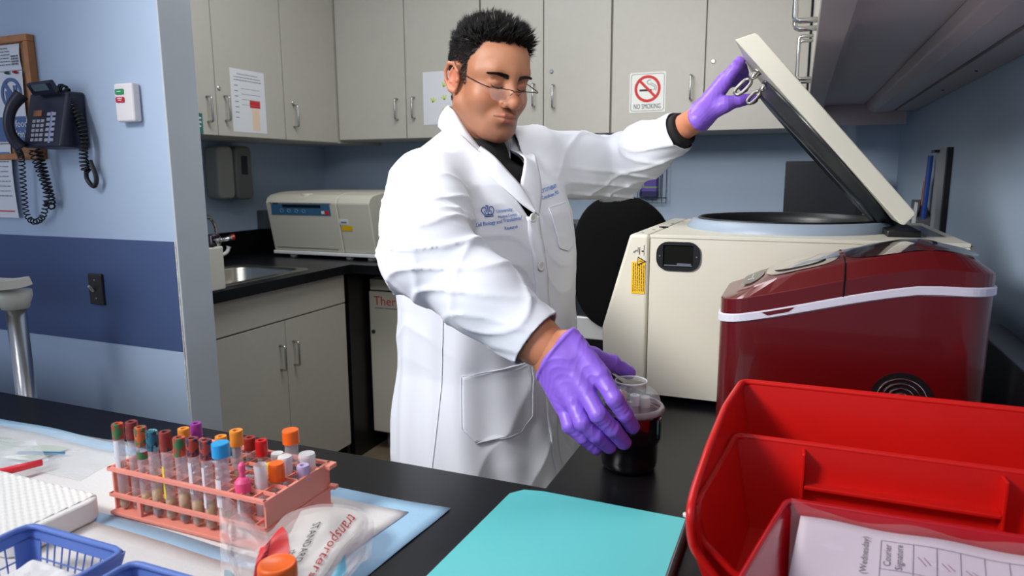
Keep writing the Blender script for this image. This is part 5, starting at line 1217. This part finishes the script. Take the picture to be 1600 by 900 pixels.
dr_ = nn_*(.42+.55*topw)[:, None]+(dl@HR.T)+R.normal(0, .13, (len(pick), 3)); dr_ /= np.linalg.norm(dr_, axis=1)[:, None]
sd = np.cross(dr_, nn_+.01); sd /= np.linalg.norm(sd, axis=1)[:, None]+1e-9; wd = (.00035+.0003*topw)[:, None]
bend = (fw*.25+HU*-.05)[None]*lenx[:, None]*frt[:, None]
ci = R.choice(np.where(topw > .3)[0], 420, replace=False); dd = np.linalg.norm(lq[:, None]-lq[ci][None], axis=2); near = dd.argmin(1); cd_ = dr_[ci]; ctip = rp[ci]+cd_*(lenx[ci].mean()*.6+R.uniform(.006, .024, len(ci))*topw[ci])[:, None]
p0_ = rp-nn_*.001; p1_ = rp+dr_*(lenx*.55)[:, None]; p2_ = rp+dr_*lenx[:, None]+bend; cw_ = (.5*np.clip((topw-.15)/.4, 0, 1)*(dd.min(1) < .009))[:, None]; p2_ = p2_*(1-cw_)+(ctip[near]+R.normal(0, .0012, p2_.shape))*cw_; p1_ = p1_*(1-cw_*.4)+((rp+ctip[near])/2)*cw_*.4; s2_ = np.cross(sd, dr_)
hvx = np.stack([p0_-sd*wd, p0_+sd*wd*.5+s2_*wd, p0_+sd*wd*.5-s2_*wd, p1_-sd*wd*.8, p1_+sd*wd*.4+s2_*wd*.8, p1_+sd*wd*.4-s2_*wd*.8, p2_], 1).reshape(-1, 3)
b_ = (np.arange(len(pick))*7)[:, None]
tr = np.concatenate([b_+np.array([t]) for t in ((0, 1, 4), (0, 4, 3), (1, 2, 5), (1, 5, 4), (2, 0, 3), (2, 3, 5), (3, 4, 6), (4, 5, 6), (5, 3, 6))])
gray = (R.rand(len(pick)) < .30*np.clip((.03-lq[:, 2])/.05, 0, 1)+.006); hcol = np.where(gray[:, None], np.array(lin((130, 126, 124))), np.array(lin((12, 10, 10))))*R.uniform(.6, 1.3, (len(pick), 1))
tag(npmesh('hair', hvx, tr, mat('hair', (24, 21, 20), .55, attr='Col', spec=.2), man, np.repeat(hcol, 7, 0), smooth=False), kind='stuff')
# eyebrows, lashes
mb = MB(); rr_ = random.Random(5)
for s in (-1, 1):
    for i in range(520):
        u = rr_.random(); x = .012+.040*u; zc = .0180+.0065*math.sin(min(1, u*1.1)*PI*.55)-.003*u*u+rr_.uniform(-.0046, .0040)*(1-.6*u)
        q = np.array([[s*x, .12, zc]]); 
        for _ in range(12): q[0, 1] -= float(head_local(q)[0])*.9
        b = V3(*hw(s*x, q[0, 1]-.0004, zc)); e = V3(*hw(s*(x+.0065), q[0, 1]+.0016-.002*u, zc+.0022-.003*u)); mb.tube([b, e], [.00045, .0001], 3)
tag(mb.build('eyebrows', mat('brow_hair', (30, 24, 22), .5), man), kind='stuff')
for s in (-1, 1):
    P_ = []
    for i in range(15):
        u = i/14; x = .0175+.0275*u; zc = -.0012-.0055*math.sin(PI*u)**.8+.0015*u; q = np.array([[s*x, .12, zc]])
        for _ in range(14): q[0, 1] -= float(head_local(q)[0])*.9
        P_.append(hw(s*x, q[0, 1]+.0002, zc))
    MB().tube(P_, [.0004+.0008*math.sin(PI*i/14)**.5 for i in range(15)], 6).build('eyelashes', mat('lash', (26, 18, 16), .5), man, smooth=True)
# glasses
t = thing('glasses', 'thin half-rim glasses low on the man\'s nose', 'glasses', tuple(hw(0, .1, 0)))
WR = mat('glasses_wire', (60, 46, 42), .3, .8)
def gl(*p): return tuple(hw(*p))
for s in (1, -1):
    top = smoothpath([gl(s*.0085, .1125, -.0075), gl(s*.013, .1140, -.0045), (gl(s*.034, .112, -.0035)), gl(s*.054, .103, -.0035), gl(s*.0590, .0995, -.005)], 5)
    MB().tube(top, .0009, 8).build('rim', WR, t, smooth=True)
    MB().tube(smoothpath([gl(s*.0590, .0995, -.005), gl(s*.0665, .094, -.003), gl(s*.073, .070, .001), gl(s*.079, .020, .010), gl(s*.0815, -.006, .0165), gl(s*.082, -.028, .006)], 5), .0011, 8).build('temple_arm', WR, t, smooth=True)
    MB().tube([gl(s*.009, .111, -.010), gl(s*.0095, .104, -.016)], .0006, 6).build('nose_pad_arm', WR, t)
    o = [gl(s*x, y, z) for x, y, z in ((.012, .1142, -.0048), (.034, .1122, -.0038), (.054, .1032, -.0038), (.0585, .0998, -.007), (.0575, .1000, -.018), (.050, .1030, -.0275), (.034, .1095, -.030), (.019, .1125, -.0275), (.0115, .1135, -.016))]
    MB().add(o, [tuple(range(9))]).build('lens', mat('lens_glass', (230, 236, 240), .03, alpha=.05, spec=.3), t, solid=.0012)
MB().tube(smoothpath([gl(.0085, .1125, -.0075), gl(.004, .1165, -.0060), gl(-.004, .1165, -.0060), gl(-.0085, .1125, -.0075)], 4), .0010, 8).build('bridge', WR, t, smooth=True)

# ---- black shirt (torso, neckline and sleeves showing at both cuffs)
RINGS = [  # z, cx, cy, lateral half width, depth half width
 (.42, -.572, 1.29, .215, .165), (.60, -.580, 1.295, .212, .162), (.79, -.592, 1.298, .202, .152), (.96, -.600, 1.325, .190, .142), (1.08, -.602, 1.333, .190, .143),
 (1.18, -.606, 1.338, .196, .145), (1.27, -.615, 1.345, .198, .135), (1.33, -.622, 1.352, .185, .112), (1.38, -.634, 1.365, .130, .085), (1.42, -.648, 1.376, .080, .070)]
RA = np.array(RINGS); YAW = math.radians(-24)
FD = V3(math.cos(YAW), math.sin(YAW), 0); LT = np.cross(z0, FD)      # forward, subject's left
def tor(P):
    z = P[:, 2]; cx_ = np.interp(z, RA[:, 0], RA[:, 1]); cy_ = np.interp(z, RA[:, 0], RA[:, 2]); a = np.interp(z, RA[:, 0], RA[:, 3]); b = np.interp(z, RA[:, 0], RA[:, 4])
    q = np.stack([P[:, 0]-cx_, P[:, 1]-cy_, 0*z], 1); return q@LT, q@FD, a, b
def torsof(P, o=0., zmin=.42, zmax=1.42):
    u, v, a, b = tor(P); n_ = 2.4; q = ((np.abs(u)/(a+o))**n_+(np.abs(v)/(b+o))**n_)**(1/n_)
    d = (q-1)*np.minimum(a, b); return smx(smx(d, P[:, 2]-zmax-o, .03), zmin-P[:, 2], .004)
SHB = mat('black_shirt', (16, 16, 18), .85, bump=.2, bscale=500)
def shirtf(P):
    d = torsof(P, -.026, .80, 1.40)
    d = sm(d, cone(P, NB+V3(.010, -.014, .020), NB, .0685, .078), .02)
    rd = (RC-RE)/np.linalg.norm(RC-RE); ld = (LC-LE)/np.linalg.norm(LC-LE)
    for S_, E_, C_, ax1, ex in ((RS, RE, RC, rd, .003), (LS, LE, LC, ld, .013)):
        e = chain(P, [S_, E_, C_+ax1*ex], [.058, .048, .0380], .02); e = smx(e, (P-(C_+ax1*ex))@ax1, .002); d = sm(d, e, .03)
    return d
v, q = surfnet(shirtf, (-.90, .86, .76), (-.14, 1.86, 1.47), .0058, newton=1)
npmesh('shirt', v, q, SHB, man)
# ---- trousers, shoes
v, q = surfnet(lambda P: smx(sm(legsf(P, .012), ell(P, PEL+V3(0, 0, .05), (.14, .155, .12)), .05), .04-P[:, 2], .004), (-.86, 1.02, .02), (-.36, 1.62, 1.0), .010, newton=1)
npmesh('trousers', v, q, mat('dark_trousers', (34, 38, 50), .85), man)
for ft, s in FEET:
    a = ft+V3(-.03, .012, .045); b = ft+V3(.17, -.06, .036)
    v, q = surfnet(lambda P: smx(sm(cone(P, a, b, .046, .038), cone(P, a, a+V3(0, 0, .06), .045, .04), .03), .0015-P[:, 2], .004), np.minimum(a, b)-.07, np.maximum(a, b)+.12, .008, newton=1)
    npmesh('shoe', v, q, BLACKPL, man)

# ---- lab coat
CO = mat('lab_coat_cotton', (218, 221, 230), .72, bump=.10, bscale=900, sheen=.1)
rdir = (RC-RE)/np.linalg.norm(RC-RE); ldir = (LC-LE)/np.linalg.norm(LC-LE)
def ridge(x, p=2.): return (1-np.abs(np.sin(x)))**p
def sleeve(P, S_, E_, C_, r, ph, amp):
    ax1 = (C_-E_)/np.linalg.norm(C_-E_); au = (E_-S_)/np.linalg.norm(E_-S_); C2 = C_+ax1*.01
    d = chain(P, [S_, (S_+E_)/2, E_, (E_+C_)/2, C2], r, .03)
    side = np.cross(ax1, au); side /= np.linalg.norm(side)
    q = P-E_; t = q@ax1; tu = q@au; w_ = q@side; inner = q@(ax1-au)/1.4
    # creases run across the limb, bunch at the elbow, tilt with the side
    kel = np.exp(-((np.linalg.norm(q, axis=1))/.14)**2)
    f1 = ridge(t*44+w_*30+ph+1.9*np.sin(w_*30+ph)+1.4*np.sin(t*13), 2.6)
    f2 = ridge(tu*24-w_*30+ph*2+2.0*np.sin(w_*22+1)+1.2*np.sin(tu*15), 3.6)
    f3 = ridge(P@V3(17, -24, 21)+2.4*np.sin(P@V3(15, 11, -13)+ph), 3.)
    return d-amp*(f1*(.22+kel)+f2*(.22+.8*kel)*np.clip(1-t/.12, 0, 1)+.7*f3-.5)
def coatf(P):
    z = P[:, 2]; u, v, a, b = tor(P); th = np.arctan2(u/a, v/b)
    low = np.clip((1.18-z)/.45, 0, 1); 
    d = torsof(P, .010, .47, 1.395)
    drape = .0055*low*np.sin(th*7+1.5*np.sin(z*9)+.6)+.0035*low*np.sin(th*15+2*np.sin(z*7+1))
    dg = ridge(u*24+z*30+1.6*np.sin(z*21+u*9)+1.3*np.sin(u*31), 3.)*.0050*np.exp(-((z-1.19)/.14)**2)*np.clip(.35+(.10-u)/.12, .15, 1)
    dg2 = (ridge(-u*15+z*10+v*9+1.3*np.sin(z*8-u*9), 2.)-.4)*.0045*np.clip((1.14-z)/.2, 0, 1)+ridge(u*19+z*13-v*12+1.5*np.sin(z*11+u*14+2), 4.)*.0035*np.clip((1.14-z)/.15, 0, 1)
    d = d-drape-dg-dg2
    r = sleeve(P, RS, RE, RC, [.080, .079, .072, .060, .050], .5, .0050)
    l = sleeve(P, LS, LE, LC, [.080, .076, .074, .060, .046], 2.1, .0068)
    d = sm(d, r, .030); d = sm(d, l, .035)
    d = sm(d, cone(P, NB+V3(-.018, .004, .072), RS+V3(-.005, .03, .014), .046, .070), .03)
    d = sm(d, cone(P, NB+V3(-.014, .006, .060), LS+V3(-.005, -.03, .012), .048, .062), .03)
    return d
v, q = surfnet(coatf, (-.92, .84, .44), (-.14, 1.88, 1.53), .0046, newton=2)
from mathutils.bvhtree import BVHTree
bvh = BVHTree.FromPolygons([Vector(p) for p in v], [tuple(map(int, f)) for f in q])
def cutf(P):
    r_ = np.where(np.linalg.norm(P-RC, axis=1) < .09, (P-RC)@rdir, -1); l_ = np.where(np.linalg.norm(P-LC, axis=1) < .09, (P-LC)@ldir, -1)
    tz = np.clip((P[:, 2]-NB[2])/(NH[2]-NB[2]), 0, 1)[:, None]; nc_ = NB+(NH-NB)*tz; n_ = np.minimum(.072-np.linalg.norm((P-nc_)[:, :2], axis=1), P[:, 2]-1.372)
    u, vv, a, b = tor(P); vw = np.interp(P[:, 2], [1.23, 1.27, 1.32, 1.37, 1.44], [-.02, .012, .034, .054, .066]); w_ = np.where(vv > 0, vw-np.abs(u+.004), -1)
    return np.maximum.reduce([r_, l_, n_, w_, .482-P[:, 2]])
v, q = trim(v, q, cutf)
coat = npmesh('lab_coat', v, q, CO, man)
md = coat.modifiers.new('t', 'SOLIDIFY'); md.thickness = .0022; md.offset = -1
def drape(p, n_, off):
    """drop a point along -n_ onto the coat, leave it `off` above"""
    n_ = Vector(n_).normalized(); o = Vector(p)+n_*.25; h = bvh.ray_cast(o, -n_, .6)
    return (h[0]+n_*off) if h[0] is not None else Vector(p)+n_*off
# ================================================================ COLLAR, LAPELS, BUTTONS, POCKETS, PRINT
def ringc(z): t_ = (z-NB[2])/(NH[2]-NB[2]); return NB+(NH-NB)*t_
def tp(u, z, off=.003):
    cx_ = np.interp(z, RA[:, 0], RA[:, 1]); cy_ = np.interp(z, RA[:, 0], RA[:, 2]); p = V3(cx_, cy_, z)+LT*u
    return drape(p, FD, off)
def strip(inner, outer, name, lift=.006, n=26, m=8, th=.0022):
    I = smoothpath(inner, 6); O = smoothpath(outer, 6)
    def at_(P, a): x = a*(len(P)-1); i = min(len(P)-2, int(x)); return P[i].lerp(P[i+1], x-i)
    def g(a, b):
        p, q = at_(I, a), at_(O, a); r = p.lerp(q, b); o = (r-Vector((-.66, 1.40, r.z))).normalized(); return r+o*(lift*math.sin(PI*min(1, b*.9+.12)))
    return MB().grid(g, n, m).build(name, CO, man, smooth=True, solid=th)
# collar: stands round the neck, folds over and down
def cpt(th, r, z): c = ringc(z); d = FD*math.cos(th)+(-LT)*math.sin(th); return Vector((c[0]+d[0]*r, c[1]+d[1]*r, z))
inn, out, std = [], [], []
for deg, zi, ri, zo, ro in ((34, 1.404, .066, 1.384, .098), (52, 1.428, .064, 1.394, .106), (72, 1.456, .062, 1.414, .098), (95, 1.480, .060, 1.438, .088), (125, 1.492, .062, 1.452, .084), (160, 1.496, .064, 1.456, .082),
                            (195, 1.490, .070, 1.444, .090), (230, 1.480, .070, 1.436, .094), (262, 1.464, .070, 1.416, .100), (288, 1.444, .070, 1.398, .106), (308, 1.420, .070, 1.380, .110), (326, 1.398, .072, 1.374, .106)):
    a = math.radians(deg); inn.append(cpt(a, ri, zi)); out.append(cpt(a, ro, zo)); std.append(cpt(a, ri+.003, zi-.05))
strip(inn, out, 'collar', .007, 70, 8)
strip(inn, std, 'collar_stand', .001, 60, 4)
# lapels, from the collar notch down to the top button
strip([inn[0]+Vector((0, 0, .004)), Vector(tp(-.050, 1.385, .014)), Vector(tp(-.034, 1.355, .012)), Vector(tp(-.018, 1.328, .010)), Vector(tp(-.004, 1.300, .007)), Vector(tp(.004, 1.278, .005))],
      [Vector(tp(-.086, 1.385, .005)), Vector(tp(-.082, 1.362, .004)), Vector(tp(-.070, 1.340, .003)), Vector(tp(-.046, 1.314, .003)), Vector(tp(-.022, 1.290, .003)), Vector(tp(.002, 1.274, .003))], 'lapel', .004)
strip([inn[-1]+Vector((0, 0, .004)), Vector(tp(.030, 1.385, .012)), Vector(tp(.006, 1.355, .010)), Vector(tp(-.016, 1.326, .007)), Vector(tp(-.006, 1.300, .004)), Vector(tp(.004, 1.276, .003))],
      [Vector(tp(.078, 1.392, .005)), Vector(tp(.070, 1.362, .004)), Vector(tp(.056, 1.338, .003)), Vector(tp(.042, 1.310, .003)), Vector(tp(.026, 1.288, .003)), Vector(tp(.012, 1.270, .003))], 'lapel', .003)
# front edge: the overlapping placket
EZ = [(1.270, .013), (1.214, .012), (1.125, .020), (1.0, .036), (.87, .050), (.79, .060), (.60, .085), (.49, .10)]
def ue(z): return float(np.interp(-z, [-e[0] for e in EZ], [e[1] for e in EZ]))
MB().grid(lambda a, b: Vector(tp(ue(1.268-.78*b)-.034*(1-a), 1.268-.78*b, .0012+.0022*a)), 5, 90).build('placket', CO, man, smooth=True, solid=.0022)
BT = mat('button_white', (214, 214, 208), .35)
for u_, z_ in ((-.006, 1.266), (-.003, 1.172), (.010, 1.06), (.024, .94)):
    c = Vector(tp(u_, z_, .0045)); M_ = Vector((0, 0, 1)).rotation_difference(Vector(FD)).to_matrix()
    bt = MB().lathe([(.0092, 0), (.0096, .0016), (.0084, .0028), (.0068, .0024), (.006, .0018), (.0004, .0018)], c, 22, M_).build('button', BT, man, smooth=True)
    h = MB()
    for a, b in ((-1, -1), (1, -1), (-1, 1), (1, 1)): p = c+M_ @ Vector((a*.0018, b*.0018, .0020)); h.lathe([(.0008, 0), (.0008, .0004)], p, 8, M_)
    tag(h.build('thread_holes', GREYINK, bt), kind='stuff')
def patchpoly(poly, name, off, k=.006):
    """a sewn patch: outline draped on the coat, filled by strips between its left and right edges"""
    P = [Vector((p[0], p[1], 0)) for p in poly]; ys = [p[1] for p in poly]; y0_, y1_ = min(ys), max(ys)
    def span(y):
        xs = []
        for i in range(len(poly)):
            a, b = poly[i], poly[(i+1) % len(poly)]
            if (a[1]-y)*(b[1]-y) <= 0 and abs(a[1]-b[1]) > 1e-6: xs.append(a[0]+(b[0]-a[0])*(y-a[1])/(b[1]-a[1]))
        return min(xs), max(xs)
    def g(a, b):
        y = y0_+1e-5+(y1_-y0_-2e-5)*b; x0_, x1_ = span(y); return Vector(tp(x0_+(x1_-x0_)*a, y, off+.0012*math.sin(PI*a)*math.sin(PI*b)))
    o = MB().grid(g, 24, 22).build(name, CO, man, smooth=True, solid=.0018)
    L2 = []
    for i in range(len(poly)):
        a, b = poly[i], poly[(i+1) % len(poly)]
        for j in range(10): f_ = j/10; L2.append(tp(a[0]+(b[0]-a[0])*f_, a[1]+(b[1]-a[1])*f_, off+.0014))
    MB().tube(L2, .0007, 5, closed=True).build('seam', CO, o, smooth=True)
patchpoly([(-.166, .975), (-.026, .985), (-.026, .880), (-.054, .855), (-.145, .848), (-.169, .878)], 'hip_pocket', .0025)
patchpoly([(.050, 1.283), (.122, 1.292), (.128, 1.205), (.098, 1.192), (.064, 1.202)], 'chest_pocket', .0022)
sn = -LT*.9+FD*.35
MB().tube([drape(V3(-.60, 1.32, z_)+V3(0, 0, 0)+sn*.02, sn, .0012) for z_ in np.linspace(1.09, .50, 120)], [.0005+.0006*abs(math.sin(i*1.3)) for i in range(120)], 6).build('side_seam', CO, man, smooth=True)
BLU = mat('embroidery_blue', (84, 128, 196), .6)
def ctext(s, size, u0, z0_, slope=0., width=None):
    o = text(s, size, (0, 0, 0), (1, 0, 0), (0, 1, 0), BLU, man, width=width, depth=.0002, fn=lambda p: Vector(tp(u0+p.x, z0_+p.y+slope*p.x, .0016+p.z)))
    return o
ctext('University', .0088, -.088, 1.278, .10)
ctext('Medical Center', .0070, -.088, 1.268, .10)
ctext('Cell Biology and Translational', .0100, -.136, 1.254, .10, width=.100)
ctext('Research', .0085, -.078, 1.246, .08)
ctext('CYTOTHERAPY', .0110, .044, 1.312, .16, width=.066)
ctext('Coordinator, M.D.', .0098, .040, 1.299, .16, width=.070)
mb = MB(); q_ = lambda x, y: Vector(tp(-.106+x, 1.272+y, .0020))
for pth in ([(-.009, .000), (.009, .001)], [(-.009, .003), (.009, .004)], [(-.009, .004), (-.013, .011), (-.010, .017), (-.004, .016), (-.003, .008)], [(.009, .005), (.013, .012), (.010, .018), (.004, .017), (.003, .009)],
            [(0, .004), (0, .021)], [(-.003, .0195), (.003, .020)], [(-.006, .005), (-.0065, .011)], [(.006, .006), (.0065, .012)]):
    P = smoothpath([(a, b, 0) for a, b in pth], 4); mb.tube([q_(p.x, p.y) for p in P], .0009, 5)
mb.build('crown_emblem', mat('emblem_blue', (62, 96, 170), .6), man)

# ================================================================ THE JAR HE GRIPS
jx, jy = -.2155, .990
t = thing('specimen_jar', 'dark round centrifuge bucket with clear domed lid, held by the right glove', 'jar', (jx, jy, BZ if 'BZ' in globals() else .91))
DK = mat('jar_dark', (12, 10, 14), .12, spec=.7, coat=.5)
MB().lathe([(0.0315, 0.9104), (0.0378, 0.9117), (0.0415, 0.9186), (0.0425, 0.9272), (0.0428, 0.9547), (0.0446, 0.9564), (0.0457, 0.9590), (0.0462, 0.9977), (0.0457, 1.0007), (0.0420, 1.0020), (0.0399, 1.0003), (0.0389, 0.9358), (0.0010, 0.9315)], (jx, jy, 0), 48, cap=False).build('bucket', DK, t, smooth=True)
MB().box(jx+.037, jy-.015, .964, jx+.048, jy-.001, .996).build('side_rib', DK, t, bevel=.002)
MB().lathe([(0.0488, 1.0016), (0.0504, 1.0029), (0.0504, 1.0080), (0.0485, 1.0102), (0.0446, 1.0102)], (jx, jy, 0), 48, cap=False).build('clear_rim', mat('rim_clear', (190, 188, 192), .15, alpha=.55), t, smooth=True)
DOME = mat('dome_clear', (226, 230, 232), .04, alpha=.28, spec=1.)
MB().lathe([(0.0446, 1.0076), (0.0446, 1.0158), (0.0420, 1.0252), (0.0357, 1.0330), (0.0273, 1.0373), (0.0226, 1.0390), (0.0215, 1.0424), (0.0236, 1.0459)], (jx, jy, 0), 48, cap=False).build('domed_lid', DOME, t, smooth=True)
MB().tube([(jx+.0235*math.cos(a*PI/16), jy+.0235*math.sin(a*PI/16), 1.0459) for a in range(32)], .0013, 8, closed=True).build('lid_rim', mat('lid_rim_clear', (226, 228, 230), .1, alpha=.6), t, smooth=True)
for x, y, c, nm, zz in ((-.011, -.010, (226, 150, 104), 'orange_cap', 1.031), (.009, -.012, (224, 224, 222), 'white_cap', 1.029), (.020, .012, (206, 204, 202), 'grey_cap', 1.020), (-.018, .014, (160, 70, 60), 'red_cap', 1.018)):
    k = MB().lathe([(0.0062, 0.9324), (.0062, zz-.014)], (jx+x, jy+y, 0), 16).build('inner_tube', GLASS if 'GLASS' in globals() else WHITEPL, t, smooth=True)
    MB().lathe([(.0072, zz-.016), (.0074, zz-.001), (.0066, zz), (.004, zz), (.0036, zz-.002), (.0004, zz-.002)], (jx+x, jy+y, 0), 18, cap=False).build('tube_cap', mat(nm, c, .4), k)
